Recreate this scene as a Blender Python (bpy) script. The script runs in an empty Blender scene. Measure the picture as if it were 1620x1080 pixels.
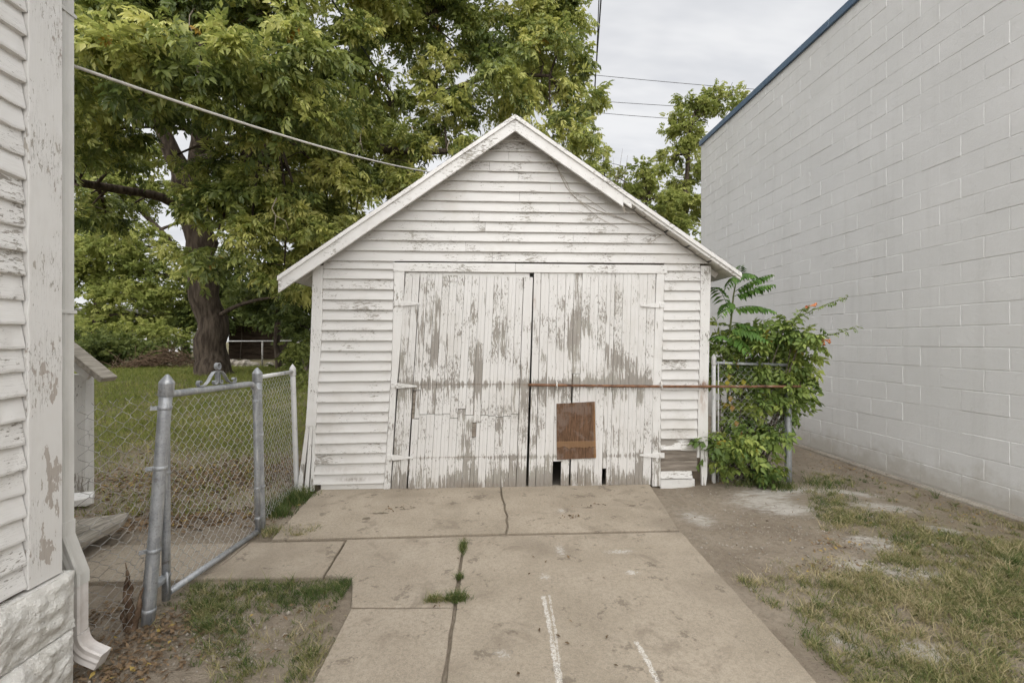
import bpy, math, random
import numpy as np
from mathutils import Vector, noise as mnoise

random.seed(7)
RNG = np.random.default_rng(11)
SC = bpy.context.scene
COL = SC.collection
R = math.radians

# ------------------------------------------------------------------ camera
FPX, CX, CY, H = 715.0, 810.0, 540.0, 1.478
TH = R(3.04); ST, CT = math.sin(TH), math.cos(TH)
cam = bpy.data.objects.new('camera', bpy.data.cameras.new('camera'))
COL.objects.link(cam)
cam.data.sensor_width = 36.0
cam.data.lens = FPX / 1620 * 36
cam.data.clip_start = 0.05
cam.data.clip_end = 2000
cam.location = (0, 0, H)
cam.rotation_euler = (R(90), 0, -TH)
SC.camera = cam

# ------------------------------------------------------------------ node helper
class NT:
    def __init__(s, tree):
        s.t = tree
    def n(s, typ, props=None, **kw):
        nd = s.t.nodes.new(typ)
        for k, v in (props or {}).items():
            setattr(nd, k, v)
        for k, v in kw.items():
            k = k.replace('_', ' ')
            s.put(nd.inputs[k], v)
        return nd
    def put(s, sock, v):
        if isinstance(v, bpy.types.NodeSocket):
            s.t.links.new(v, sock)
        elif isinstance(v, (tuple, list)) and len(v) == 3 and sock.type == 'RGBA':
            sock.default_value = (*v, 1)
        else:
            sock.default_value = v
    def m(s, op, a, b=0.0, c=0.0, clamp=False):
        nd = s.t.nodes.new('ShaderNodeMath'); nd.operation = op; nd.use_clamp = clamp
        for i, v in enumerate((a, b, c)):
            s.put(nd.inputs[i], v)
        return nd.outputs[0]
    def add(s, a, b): return s.m('ADD', a, b)
    def mul(s, a, b): return s.m('MULTIPLY', a, b)
    def sub(s, a, b): return s.m('SUBTRACT', a, b)
    def step(s, v, lo, hi, a=0.0, b=1.0):
        nd = s.t.nodes.new('ShaderNodeMapRange'); nd.interpolation_type = 'SMOOTHSTEP'
        for i, x in enumerate((v, lo, hi, a, b)):
            s.put(nd.inputs[i], x)
        return nd.outputs[0]
    def mix(s, f, a, b, mode='MIX'):
        nd = s.t.nodes.new('ShaderNodeMix'); nd.data_type = 'RGBA'; nd.blend_type = mode
        s.put(nd.inputs[0], f); s.put(nd.inputs[6], a); s.put(nd.inputs[7], b)
        return nd.outputs[2]
    def noise(s, vec, scale, detail=4.0, rough=0.55, dist=0.0):
        nd = s.n('ShaderNodeTexNoise', None, Scale=scale, Detail=detail, Roughness=rough, Distortion=dist)
        if vec is not None: s.put(nd.inputs['Vector'], vec)
        return nd.outputs[0]
    def voro(s, vec, scale, feature='F1', out=0):
        nd = s.n('ShaderNodeTexVoronoi', {'feature': feature}, Scale=scale)
        s.put(nd.inputs['Vector'], vec)
        return nd.outputs[out]
    def vec(s, op, a, b):
        nd = s.t.nodes.new('ShaderNodeVectorMath'); nd.operation = op
        s.put(nd.inputs[0], a); s.put(nd.inputs[1], b)
        return nd.outputs[0]
    def pos(s): return s.n('ShaderNodeNewGeometry').outputs['Position']
    def xyz(s, v):
        nd = s.n('ShaderNodeSeparateXYZ'); s.put(nd.inputs[0], v); return nd.outputs
    def comb(s, x, y, z):
        nd = s.n('ShaderNodeCombineXYZ')
        for i, v in enumerate((x, y, z)): s.put(nd.inputs[i], v)
        return nd.outputs[0]
    def rnd(s): return s.n('ShaderNodeObjectInfo').outputs['Random']
    def bump(s, h, dist, strength=1.0):
        nd = s.n('ShaderNodeBump', None, Strength=strength, Distance=dist)
        s.put(nd.inputs['Height'], h); return nd.outputs[0]
    def gauss(s, x, y, cx, cy, rx, ry):
        dx = s.mul(s.sub(x, cx), 1 / rx); dy = s.mul(s.sub(y, cy), 1 / ry)
        return s.m('EXPONENT', s.mul(s.add(s.mul(dx, dx), s.mul(dy, dy)), -1.0))

def material(name):
    mt = bpy.data.materials.new(name); mt.use_nodes = True
    mt.node_tree.nodes.clear()
    return mt, NT(mt.node_tree)

def finish(nt, col, rough=0.8, spec=0.3, normal=None, metal=0.0, transl=0.0):
    p = nt.n('ShaderNodeBsdfPrincipled')
    nt.put(p.inputs['Base Color'], col); nt.put(p.inputs['Roughness'], rough)
    nt.put(p.inputs['Specular IOR Level'], spec); nt.put(p.inputs['Metallic'], metal)
    if normal is not None: nt.put(p.inputs['Normal'], normal)
    o = nt.n('ShaderNodeOutputMaterial')
    sh = p.outputs[0]
    if transl:
        t = nt.n('ShaderNodeBsdfTranslucent'); nt.put(t.inputs[0], col)
        mx = nt.n('ShaderNodeMixShader'); mx.inputs[0].default_value = transl
        nt.t.links.new(sh, mx.inputs[1]); nt.t.links.new(t.outputs[0], mx.inputs[2])
        sh = mx.outputs[0]
    nt.t.links.new(sh, o.inputs[0])

# ------------------------------------------------------------------ world, sun, exposure
SUN_EL, SUN_AZ = R(44), R(184)          # azimuth clockwise from +Y: behind the camera, a little left
w = bpy.data.worlds.new('World'); SC.world = w; w.use_nodes = True
w.node_tree.nodes.clear(); nt = NT(w.node_tree)
sky = nt.n('ShaderNodeTexSky', {'sky_type': 'NISHITA', 'sun_disc': False, 'sun_elevation': SUN_EL,
                                'sun_rotation': SUN_AZ, 'air_density': 1.0, 'dust_density': 2.0})
bgA = nt.n('ShaderNodeBackground', None, Strength=0.10); nt.put(bgA.inputs[0], sky.outputs[0])
g = nt.n('ShaderNodeTexCoord').outputs['Generated']
x, y, z = nt.xyz(g)
den = nt.add(nt.m('MAXIMUM', z, 0.0), 0.25)
uv = nt.comb(nt.m('DIVIDE', x, den), nt.m('DIVIDE', y, den), 0.0)
uvs = nt.vec('MULTIPLY', uv, (1.0, 2.6, 1.0))
cl = nt.noise(uvs, 1.7, 4, 0.6, 0.0)
cf = nt.step(cl, 0.34, 0.66)
ccol = nt.mix(cf, (0.80, 0.81, 0.835), (0.985, 0.985, 0.99))
bgB = nt.n('ShaderNodeBackground', None, Strength=0.56); nt.put(bgB.inputs[0], ccol)
mx = nt.n('ShaderNodeMixShader'); mx.inputs[0].default_value = 0.93
nt.t.links.new(bgA.outputs[0], mx.inputs[1]); nt.t.links.new(bgB.outputs[0], mx.inputs[2])
nt.t.links.new(mx.outputs[0], nt.n('ShaderNodeOutputWorld').inputs[0])

sun = bpy.data.objects.new('sun', bpy.data.lights.new('sun', 'SUN')); COL.objects.link(sun)
sun.data.energy = 2.5; sun.data.angle = R(108); sun.data.color = (1.0, 0.975, 0.94)
sd = Vector((math.sin(SUN_AZ) * math.cos(SUN_EL), math.cos(SUN_AZ) * math.cos(SUN_EL), math.sin(SUN_EL)))
sun.rotation_euler = sd.to_track_quat('Z', 'Y').to_euler()
sun.location = sd * 30
SC.view_settings.view_transform = 'Standard'; SC.view_settings.look = 'None'
SC.view_settings.gamma = 1.0; SC.view_settings.use_curve_mapping = False
SC.view_settings.exposure = 0.74
SC.cycles.max_bounces = 7; SC.cycles.diffuse_bounces = 4; SC.cycles.glossy_bounces = 2; SC.cycles.transmission_bounces = 3; SC.cycles.transparent_max_bounces = 4
SC.cycles.use_adaptive_sampling = True; SC.cycles.adaptive_threshold = 0.04
SC.cycles.caustics_reflective = False; SC.cycles.caustics_refractive = False

# ------------------------------------------------------------------ where things stand
def ray(px, py):
    a = (px - CX) / FPX
    return Vector((a * CT + ST, -a * ST + CT, (CY - py) / FPX))
def at(px, py, zc): return Vector((0, 0, H)) + ray(px, py) * zc
def onY(px, py, Y):
    d = ray(px, py); return Vector((0, 0, H)) + d * (Y / d.y)
def onX(px, py, X):
    d = ray(px, py); return Vector((0, 0, H)) + d * (X / d.x)
def onZ(px, py, z=0.0):
    d = ray(px, py); return Vector((0, 0, H)) + d * ((z - H) / d.z)
def pix(P):
    P = np.asarray(P); X, Y, Z = P[..., 0], P[..., 1], P[..., 2]
    xc = X * CT - Y * ST; zc = np.maximum(X * ST + Y * CT, 1e-3)
    return CX + FPX * xc / zc, CY - FPX * (Z - H) / zc
def sstep(v, a, b):
    t = np.clip((np.asarray(v, float) - a) / (b - a), 0, 1); return t * t * (3 - 2 * t)
def vnoise(x, y, s, seed=0):
    """cheap smooth value noise on arrays, about -1..1"""
    x = np.asarray(x) * s + seed * 13.7; y = np.asarray(y) * s + seed * 7.3
    return (np.sin(x * 1.7 + 1.3 * np.sin(y * 1.1)) + np.sin(y * 2.1 + 1.7 * np.sin(x * 0.9 + 2)) +
            0.6 * np.sin(x * 4.3 + y * 3.1 + 1.1 * np.sin(y * 3.7)) + 0.6 * np.sin(y * 5.1 - x * 3.3)) / 3.2
def gh(x, y):
    x = np.asarray(x, float); y = np.asarray(y, float)
    rise = 0.44 * sstep(y, 5.5, 14) * sstep(-x, 2.0, 3.2)
    near = 0.012 * vnoise(x, y, 3.0, 1) + 0.006 * vnoise(x, y, 11.0, 2)
    drive = sstep(x, -1.0, -0.8) * sstep(-x, -1.75, -1.65) * sstep(-y, -4.9, -4.7)
    wall = -0.045 * sstep(x, 3.2, 4.4)
    bank = 0.03 * sstep(x, 1.9, 2.6) * (1 - sstep(x, 3.2, 4.2))
    return rise + wall + bank + near * (1 - drive) + 0.016 * drive - 0.006

# ------------------------------------------------------------------ objects helpers
def tag(o, label=None, cat=None, group=None, kind=None):
    if label: o['label'] = label
    if cat: o['category'] = cat
    if group: o['group'] = group
    if kind: o['kind'] = kind
    return o
def empty(name, loc=(0, 0, 0), label=None, cat=None, group=None, kind=None):
    o = bpy.data.objects.new(name, None); COL.objects.link(o); o.location = loc
    o.empty_display_size = 0.1
    return tag(o, label, cat, group, kind)
def link(name, me, mat, parent=None, smooth=False):
    o = bpy.data.objects.new(name, me); COL.objects.link(o)
    if mat is not None and not me.materials: me.materials.append(mat)
    if parent is not None:
        o.parent = parent
        base = Vector(parent.location); q = parent.parent
        while q is not None:
            base += Vector(q.location); q = q.parent
        o.location = -base
    return o

class MB:
    def __init__(s): s.v = []; s.f = []; s.sm = []
    def poly(s, pts, faces, smooth=False):
        b = len(s.v); s.v += [tuple(p) for p in pts]
        for f in faces: s.f.append(tuple(i + b for i in f)); s.sm.append(smooth)
    def box(s, x0, x1, y0, y1, z0, z1, c=0.0):
        if c <= 0:
            s.poly([(x0,y0,z0),(x1,y0,z0),(x1,y1,z0),(x0,y1,z0),(x0,y0,z1),(x1,y0,z1),(x1,y1,z1),(x0,y1,z1)],
                   [(0,3,2,1),(4,5,6,7),(0,1,5,4),(1,2,6,5),(2,3,7,6),(3,0,4,7)])
        else:
            s.hexa([Vector(p) for p in [(x0,y0,z0),(x1,y0,z0),(x1,y1,z0),(x0,y1,z0),(x0,y0,z1),(x1,y0,z1),(x1,y1,z1),(x0,y1,z1)]], c)
    def hexa(s, P, c=0.004):
        """8 corners (bottom loop 0-3 ccw seen from above, top loop 4-7), chamfered edges"""
        ctr = sum(P, Vector()) / 8
        nb = {0:(1,3,4),1:(0,2,5),2:(1,3,6),3:(0,2,7),4:(5,7,0),5:(4,6,1),6:(5,7,2),7:(4,6,3)}
        idx = {}; pts = []
        for i in range(8):
            for a in nb[i]:
                rest = [b for b in nb[i] if b != a]
                p = P[i].copy()
                for b in rest:
                    d = P[b] - P[i]; p += d * min(0.4, c / max(d.length, 1e-6))
                # vertex of corner i lying on the face that does not contain edge i-a
                idx[(i, a)] = len(pts); pts.append(p)
        F = [(0,3,2,1),(4,5,6,7),(0,1,5,4),(1,2,6,5),(2,3,7,6),(3,0,4,7)]
        faces = []
        def vf(i, face):
            a = [q for q in nb[i] if q not in face][0]; return idx[(i, a)]
        for f in F: faces.append(tuple(vf(i, f) for i in f))
        edges = [(0,1),(1,2),(2,3),(3,0),(4,5),(5,6),(6,7),(7,4),(0,4),(1,5),(2,6),(3,7)]
        for a, b in edges:
            fs = [f for f in F if a in f and b in f]
            f0, f1 = fs
            q = [vf(a, f0), vf(b, f0), vf(b, f1), vf(a, f1)]
            n = (pts[q[1]] - pts[q[0]]).cross(pts[q[2]] - pts[q[0]])
            if n.dot((P[a] + P[b]) / 2 - ctr) < 0: q.reverse()
            faces.append(tuple(q))
        for i in range(8):
            t = [idx[(i, a)] for a in nb[i]]
            n = (pts[t[1]] - pts[t[0]]).cross(pts[t[2]] - pts[t[0]])
            if n.dot(P[i] - ctr) < 0: t.reverse()
            faces.append(tuple(t))
        s.poly(pts, faces)
    def sweep(s, secs, caps=True, smooth=False):
        """secs: list of equal-length closed loops"""
        n = len(secs[0]); pts = [p for sec in secs for p in sec]; fs = []
        for k in range(len(secs) - 1):
            for i in range(n):
                j = (i + 1) % n
                fs.append((k*n+i, k*n+j, (k+1)*n+j, (k+1)*n+i))
        b = len(s.v); s.v += [tuple(p) for p in pts]
        for f in fs: s.f.append(tuple(i + b for i in f)); s.sm.append(smooth)
        if caps:
            s.f.append(tuple(b + i for i in reversed(range(n)))); s.sm.append(False)
            m = (len(secs) - 1) * n
            s.f.append(tuple(b + m + i for i in range(n))); s.sm.append(False)
    def tube(s, pts, r, n=8, caps=True, smooth=True):
        pts = [Vector(p) for p in pts]; N = len(pts)
        rs = r if isinstance(r, (list, tuple)) else [r] * N
        secs = []; ref = None
        for k in range(N):
            t = (pts[min(k+1, N-1)] - pts[max(k-1, 0)])
            if t.length < 1e-9: t = Vector((0, 0, 1))
            t.normalize()
            if ref is None:
                ref = t.cross(Vector((0, 0, 1)))
                if ref.length < 0.05: ref = t.cross(Vector((0, 1, 0)))
            ref = (ref - t * ref.dot(t))
            if ref.length < 1e-5: ref = t.orthogonal()
            ref.normalize(); bn = t.cross(ref)
            secs.append([pts[k] + (ref * math.cos(2*math.pi*i/n) + bn * math.sin(2*math.pi*i/n)) * rs[k] for i in range(n)])
        s.sweep(secs, caps, smooth)
    def lathe(s, base, axis, prof, n=14):
        axis = Vector(axis).normalized(); u = axis.orthogonal().normalized(); v = axis.cross(u)
        secs = [[Vector(base) + axis * h + (u * math.cos(2*math.pi*i/n) + v * math.sin(2*math.pi*i/n)) * max(r, 1e-4) for i in range(n)] for r, h in prof]
        s.sweep(secs, True, True)
    def build(s, name, mat, parent=None):
        me = bpy.data.meshes.new(name); me.from_pydata(s.v, [], s.f)
        me.polygons.foreach_set('use_smooth', s.sm); me.update()
        return link(name, me, mat, parent)

def np_mesh(name, V, F, mat, parent=None, attrs=None, smooth=False):
    me = bpy.data.meshes.new(name); V = np.asarray(V, np.float32).reshape(-1, 3); F = np.asarray(F, np.int32)
    k = F.shape[1]
    me.vertices.add(len(V)); me.vertices.foreach_set('co', V.ravel())
    me.loops.add(F.size); me.loops.foreach_set('vertex_index', F.ravel())
    me.polygons.add(len(F)); me.polygons.foreach_set('loop_start', np.arange(0, F.size, k, dtype=np.int32))
    if smooth: me.polygons.foreach_set('use_smooth', np.ones(len(F), bool))
    me.update(calc_edges=True)
    for an, av in (attrs or {}).items():
        a = me.attributes.new(an, 'FLOAT', 'POINT'); a.data.foreach_set('value', np.asarray(av, np.float32))
    return link(name, me, mat, parent)

# ------------------------------------------------------------------ materials
def stain(nt, p, c, px, py, rx, rz, col, am):
    x, y, z = nt.xyz(p); P = onY(px, py, 4.5)
    k = nt.mul(nt.gauss(x, z, P.x, P.z, rx, rz), nt.step(nt.noise(nt.vec('MULTIPLY', p, (1, 1, .3)), 40, 3, .7), .35, .6, .2, 1.0))
    return nt.mix(nt.mul(k, am), c, col)
def flaked(name, grain, thr, white=(0.76, 0.752, 0.735), fine=0.66, cross=38.0, zones=None, wood=None, along=0.11, grime=0.35, crack=0.5, bumpd=0.0015, stains=()):
    mt, nt = material(name)
    p = nt.pos(); rd = nt.rnd()
    off = nt.comb(nt.mul(rd, 37.0), nt.mul(rd, 91.0), nt.mul(rd, 53.0))
    q = nt.vec('ADD', p, off)
    sc = [1, 1, 1]; sc[grain] = along
    qs = nt.vec('MULTIPLY', q, tuple(sc))
    nA = nt.noise(qs, cross, 4, 0.66)
    nB = nt.noise(nt.vec('ADD', p, nt.comb(nt.mul(rd, 1.3), nt.mul(rd, 0.7), nt.mul(rd, 0.9))), 3.2, 3, 0.5)
    v = nt.add(nt.mul(nA, 0.62), nt.mul(nB, 0.38))
    v = nt.add(v, nt.mul(nt.sub(rd, 0.5), 0.10 if zones is door_zones else 0.05))
    if zones: v = nt.add(v, zones(nt, p))
    peel = nt.step(v, thr, thr + 0.010)
    sc2 = [1, 1, 1]; sc2[grain] = 0.3
    ch = nt.noise(nt.vec('MULTIPLY', q, tuple(sc2)), 95.0, 3, 0.65)
    chips = nt.step(nt.add(ch, nt.mul(nt.sub(nB, 0.53), 0.75)), fine, fine + 0.025)
    peel = nt.m('MAXIMUM', peel, chips)
    # hairline cracks along the grain
    sc3 = [1, 1, 1]; sc3[grain] = 0.05
    ck = nt.noise(nt.vec('MULTIPLY', q, tuple(sc3)), 130.0, 2, 0.6)
    crk = nt.step(nt.m('ABSOLUTE', nt.sub(ck, 0.5)), 0.0, 0.014, 1.0, 0.0)
    crk = nt.mul(crk, nt.step(nB, 0.42, 0.6, 0.0, crack))
    # colours
    gr = nt.noise(nt.vec('MULTIPLY', q, tuple(sc3)), 150.0, 2, 0.7)
    wa, wb = wood or ((0.235, 0.215, 0.19), (0.42, 0.395, 0.36))
    wcol = nt.mix(gr, wa, wb)
    prim = nt.step(nt.noise(p, 2.3, 2, 0.5), 0.5, 0.6)
    wcol = nt.mix(nt.mul(prim, 0.45), wcol, (0.40, 0.385, 0.34))
    dn = nt.noise(p, 2.1, 4, 0.68)
    dn2 = nt.noise(qs, 22.0, 4, 0.6)
    pc = nt.mix(nt.mul(nt.step(dn, 0.48, 0.75), grime), white, (0.50, 0.47, 0.42))
    pc = nt.mix(nt.mul(nt.step(dn2, 0.45, 0.72), 0.28), pc, (0.58, 0.56, 0.53))
    pc = nt.mix(nt.mul(rd, 0.16), pc, (0.60, 0.585, 0.56))
    pc = nt.mix(nt.mul(crk, 0.75), pc, (0.17, 0.145, 0.12))
    col = nt.mix(peel, pc, wcol)
    for st in stains: col = stain(nt, p, col, *st)
    h = nt.add(nt.mul(chips, -0.7), nt.mul(gr, 0.35))
    finish(nt, col, nt.mix(peel, (0.62,)*3, (0.9,)*3), 0.22, nt.bump(h, bumpd, 0.9))
    return mt

FY = 4.50                               # garage front plane
def FXZ(px, py, Y=FY):
    p = onY(px, py, Y); return p.x, p.z

def door_zones(nt, p):
    x, y, z = nt.xyz(p)
    b = nt.step(z, 0.02, 0.34, 0.16, 0.0)                       # splashed, rotten foot of the door
    z1 = FXZ(800, 608)[1]; z2 = FXZ(800, 722)[1]; z3 = FXZ(800, 660)[1]
    for zz, wd, am in ((z1 + .005, 0.05, 0.13), (z2, 0.025, 0.10), (z1 - 0.10, 0.12, 0.06)):
        b = nt.add(b, nt.mul(nt.gauss(x, z, 0.3, zz, 30.0, wd), am))
    # bare strips on the left leaf
    for px, py, rx, rz, am in ((667, 515, .07, .30, .11), (690, 530, .06, .34, .13), (705, 545, .055, .24, .14), (632, 560, .04, .2, .10),
                               (795, 535, .10, .22, .075), (757, 590, .08, .14, .08), (742, 690, .07, .22, .12), (790, 745, .22, .14, .06)):
        X, Z = FXZ(px, py); b = nt.add(b, nt.mul(nt.gauss(x, z, X, Z, rx, rz), am))
    # bare triangle below the diagonal on the right leaf
    xa, za = FXZ(905, 492); xb, zb = FXZ(1022, 590)
    sl = (zb - za) / (xb - xa)
    line = nt.sub(nt.add(nt.mul(nt.sub(x, xa), sl), za), z)
    tri = nt.mul(nt.step(line, -0.10, 0.08), nt.step(x, FXZ(885, 560)[0], FXZ(905, 560)[0]))
    tri = nt.mul(tri, nt.step(z, FXZ(900, 612)[1], FXZ(900, 604)[1]))
    tri = nt.mul(tri, nt.step(x, FXZ(1018, 590)[0], FXZ(1045, 590)[0], 1.0, 0.0))
    b = nt.add(b, nt.mul(tri, 0.085))
    for px, py, rx, rz, am in ((902, 460, .03, .20, .12), (900, 545, .05, .22, .12), (870, 600, .05, .2, .08), (960, 690, .2, .2, .05), (900, 750, .25, .12, .05)):
        X, Z = FXZ(px, py); b = nt.add(b, nt.mul(nt.gauss(x, z, X, Z, rx, rz), am))
    return b

M = {}
M['siding'] = flaked('flaking_white_siding', 0, 0.615, white=(0.69, 0.68, 0.662), grime=0.5, fine=0.655, cross=60.0, along=0.2, stains=((560, 757, .13, .02, (.17, .135, .10), .75), (530, 742, .2, .03, (.30, .25, .2), .3), (1080, 690, .1, .1, (.35, .30, .25), .3), (575, 520, .06, .012, (.2, .16, .13), .5), (560, 537, .05, .01, (.2, .16, .13), .5)))
M['door'] = flaked('peeling_white_door', 2, 0.592, white=(0.715, 0.705, 0.688), fine=0.60, zones=door_zones, cross=58.0, along=0.07, stains=((730, 770, .7, .07, (.23, .19, .145), .6), (950, 764, .6, .07, (.23, .19, .145), .6), (838, 608, .07, .012, (.25, .14, .07), .8), (845, 480, .015, .06, (.28, .15, .08), .7), (740, 607.5, .62, .007, (.20, .16, .12), .9), (720, 722, .5, .006, (.24, .19, .15), .7)))
def post_zones(nt, p):
    x, y, z = nt.xyz(p); return nt.step(z, 0.0, 0.9, 0.075, 0.0)
M['trim'] = flaked('white_trim_vertical', 2, 0.635, fine=0.645, cross=42.0, zones=post_zones, stains=((1112, 607, .05, .03, (.22, .10, .04), .85), (1110, 632, .04, .14, (.30, .17, .09), .5), (1110, 700, .05, .12, (.25, .2, .15), .3)))
M['trimx'] = flaked('white_trim_horizontal', 0, 0.65, fine=0.655, cross=50.0, along=0.2)
M['rake'] = flaked('white_rake_board', 0, 0.645, fine=0.615, cross=70.0, along=0.5, crack=0.3)
M['house'] = flaked('thick_flaking_house_paint', 1, 0.605, white=(0.715, 0.705, 0.688), fine=0.655, cross=34.0, along=0.3, crack=1.0, bumpd=0.004, grime=0.12)
def corner_zones(nt, p):
    x, y, z = nt.xyz(p)
    b = nt.mul(nt.gauss(y, z, 1.95, 0.85, 0.06, 0.30), 0.14)
    return nt.add(b, nt.mul(nt.gauss(y, z, 1.97, 1.22, 0.05, 0.16), 0.09))
M['house_corner'] = flaked('cracked_corner_board_paint', 2, 0.612, white=(0.715, 0.705, 0.688), fine=0.65, cross=22.0, along=0.35, zones=corner_zones, wood=((0.36, 0.32, 0.285), (0.50, 0.46, 0.42)), crack=1.0, bumpd=0.003, grime=0.12)
M['barewood'] = flaked('bare_weathered_board', 0, 0.40, fine=0.5, along=0.1)
M['soffit'] = flaked('white_soffit_board', 1, 0.69, fine=0.72, white=(0.66, 0.64, 0.60))

def simple(name, c0, c1, scale=20, rough=0.8, spec=0.3, bump=0.0, metal=0.0, stretch=None, detail=5):
    mt, nt = material(name); p = nt.pos()
    if stretch: p = nt.vec('MULTIPLY', p, stretch)
    n = nt.noise(p, scale, detail, 0.62)
    col = nt.mix(nt.step(n, 0.3, 0.7), c0, c1)
    finish(nt, col, rough, spec, nt.bump(n, bump) if bump else None, metal)
    return mt
M['dark'] = simple('dark_raw_sheathing', (0.05, 0.04, 0.03), (0.11, 0.085, 0.06), 12)
M['rawwood'] = simple('raw_weathered_wood', (0.17, 0.145, 0.12), (0.34, 0.30, 0.255), 30, 0.9, 0.15, 0.003, stretch=(0.12, 1, 1))
M['greywood'] = simple('grey_weathered_plank', (0.22, 0.20, 0.17), (0.42, 0.385, 0.33), 34, 0.9, 0.15, 0.004, stretch=(1, 0.1, 1))
M['shingle'] = simple('asphalt_shingle', (0.05, 0.05, 0.05), (0.12, 0.115, 0.11), 60, 0.95, 0.1, 0.002)
M['bark'] = simple('dark_bark', (0.035, 0.027, 0.021), (0.115, 0.092, 0.072), 11, 0.95, 0.1, 0.05, stretch=(1, 1, 0.16), detail=6)
M['twig'] = simple('grey_twig', (0.09, 0.075, 0.06), (0.20, 0.17, 0.14), 30, 0.9, 0.1)
M['deadtwig'] = simple('pale_dead_twig', (0.24, 0.20, 0.155), (0.40, 0.35, 0.29), 30, 0.9, 0.1)
M['brush'] = simple('brown_brush', (0.07, 0.045, 0.03), (0.20, 0.14, 0.095), 18, 0.9, 0.1)
M['coping'] = simple('blue_metal_coping', (0.075, 0.12, 0.19), (0.105, 0.155, 0.225), 6, 0.45, 0.4)
M['galv'] = None
def galv(name, c0, c1, metal=0.55, rust=0.0):
    mt, nt = material(name); p = nt.pos()
    v = nt.voro(p, 90.0, out=1); lum = nt.xyz(v)[0]
    n = nt.noise(p, 14, 5, 0.6); f = nt.add(nt.mul(lum, 0.10), nt.mul(n, 0.90))
    col = nt.mix(nt.step(f, 0.3, 0.7), c0, c1)
    r = nt.step(nt.noise(p, 9, 5, 0.7), 0.60 - rust, 0.72 - rust)
    col = nt.mix(nt.mul(r, 0.7), col, (0.16, 0.13, 0.10))
    col = nt.mix(nt.mul(nt.step(nt.noise(p, 130, 2, .6), .56, .7), .45), col, (0.17, 0.165, 0.16))
    col = nt.mix(nt.mul(nt.step(nt.noise(nt.vec('MULTIPLY', p, (1, 1, .15)), 40, 2, .6), .55, .7), .5), col, (0.62, 0.62, 0.61))
    finish(nt, col, nt.mix(n, (0.42,)*3, (0.62,)*3), 0.4, nt.bump(n, 0.001), metal)
    return mt
M['galv'] = galv('galvanised_pipe', (0.30, 0.315, 0.335), (0.44, 0.455, 0.475))
M['wire'] = galv('galvanised_wire', (0.40, 0.40, 0.40), (0.62, 0.62, 0.60), 0.45, 0.05)
M['wire_old'] = galv('dull_old_wire', (0.22, 0.21, 0.20), (0.45, 0.44, 0.42), 0.4, 0.1)
M['postpaint'] = flaked('white_painted_post', 2, 0.63, white=(0.66, 0.66, 0.66), fine=0.63, wood=((0.25, 0.27, 0.31), (0.40, 0.42, 0.46)))
M['downspout'] = simple('cream_downspout', (0.55, 0.545, 0.52), (0.61, 0.605, 0.58), 5, 0.45, 0.4)
M['spoutdirty'] = simple('muddy_downspout_end', (0.50, 0.46, 0.43), (0.66, 0.63, 0.61), 9, 0.5, 0.4)
M['cable'] = simple('white_cable', (0.50, 0.48, 0.44), (0.62, 0.60, 0.56), 20, 0.6)
M['blackcable'] = simple('black_cable', (0.015, 0.015, 0.016), (0.03, 0.03, 0.03), 20, 0.6)
M['rope'] = simple('white_rope', (0.62, 0.60, 0.56), (0.75, 0.73, 0.70), 80, 0.9)
M['rubble'] = simple('pale_rubble', (0.26, 0.23, 0.19), (0.46, 0.42, 0.36), 8, 0.9, 0.2, 0.01)
M['shed'] = simple('dark_shed_boards', (0.03, 0.022, 0.016), (0.075, 0.055, 0.04), 9, 0.9, 0.1, stretch=(0.2, 1, 1))
M['farwall'] = simple('far_pale_wall', (0.50, 0.50, 0.50), (0.60, 0.60, 0.60), 1.0)

# rusty bar
mt, nt = material('rusty_pipe'); p = nt.pos(); n = nt.noise(nt.vec('MULTIPLY', p, (0.35, 1, 1)), 34, 5, 0.65)
c = nt.mix(nt.step(n, 0.3, 0.62), (0.085, 0.045, 0.03), (0.27, 0.145, 0.085))
c = nt.mix(nt.mul(nt.step(nt.noise(p, 9, 3, 0.6), 0.56, 0.66), 0.6), c, (0.42, 0.36, 0.31))
finish(nt, c, 0.75, 0.3, nt.bump(n, 0.002), 0.2); M['rust'] = mt
# plywood patch
mt, nt = material('weathered_plywood'); p = nt.pos(); x, y, z = nt.xyz(p)
n = nt.noise(nt.vec('MULTIPLY', p, (1, 1, 0.09)), 95, 5, 0.7); n2 = nt.noise(p, 7, 5, 0.65, 0.5)
c = nt.mix(nt.step(n, 0.3, 0.7), (0.075, 0.042, 0.024), (0.185, 0.108, 0.066))
c = nt.mix(nt.mul(nt.step(n2, 0.48, 0.62), 0.55), c, (0.20, 0.155, 0.13))
zed = FXZ(900, 706)[1]; jag = nt.mul(nt.sub(nt.noise(nt.comb(x, 0.0, 0.0), 14, 3, 0.6), 0.5), 0.10)
band = nt.mul(nt.step(nt.add(z, jag), zed - 0.008, zed), nt.step(z, zed + 0.055, zed + 0.062, 1.0, 0.0))
c = nt.mix(nt.mul(band, 0.75), c, (0.25, 0.15, 0.08))
edge = nt.step(nt.add(x, nt.mul(jag, 0.4)), FXZ(936, 690)[0], FXZ(941, 690)[0])
c = nt.mix(nt.mul(edge, 0.6), c, (0.36, 0.20, 0.08))
finish(nt, c, 0.8, 0.2, nt.bump(nt.add(n, nt.mul(band, 2.0)), 0.002)); M['plywood'] = mt
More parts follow.
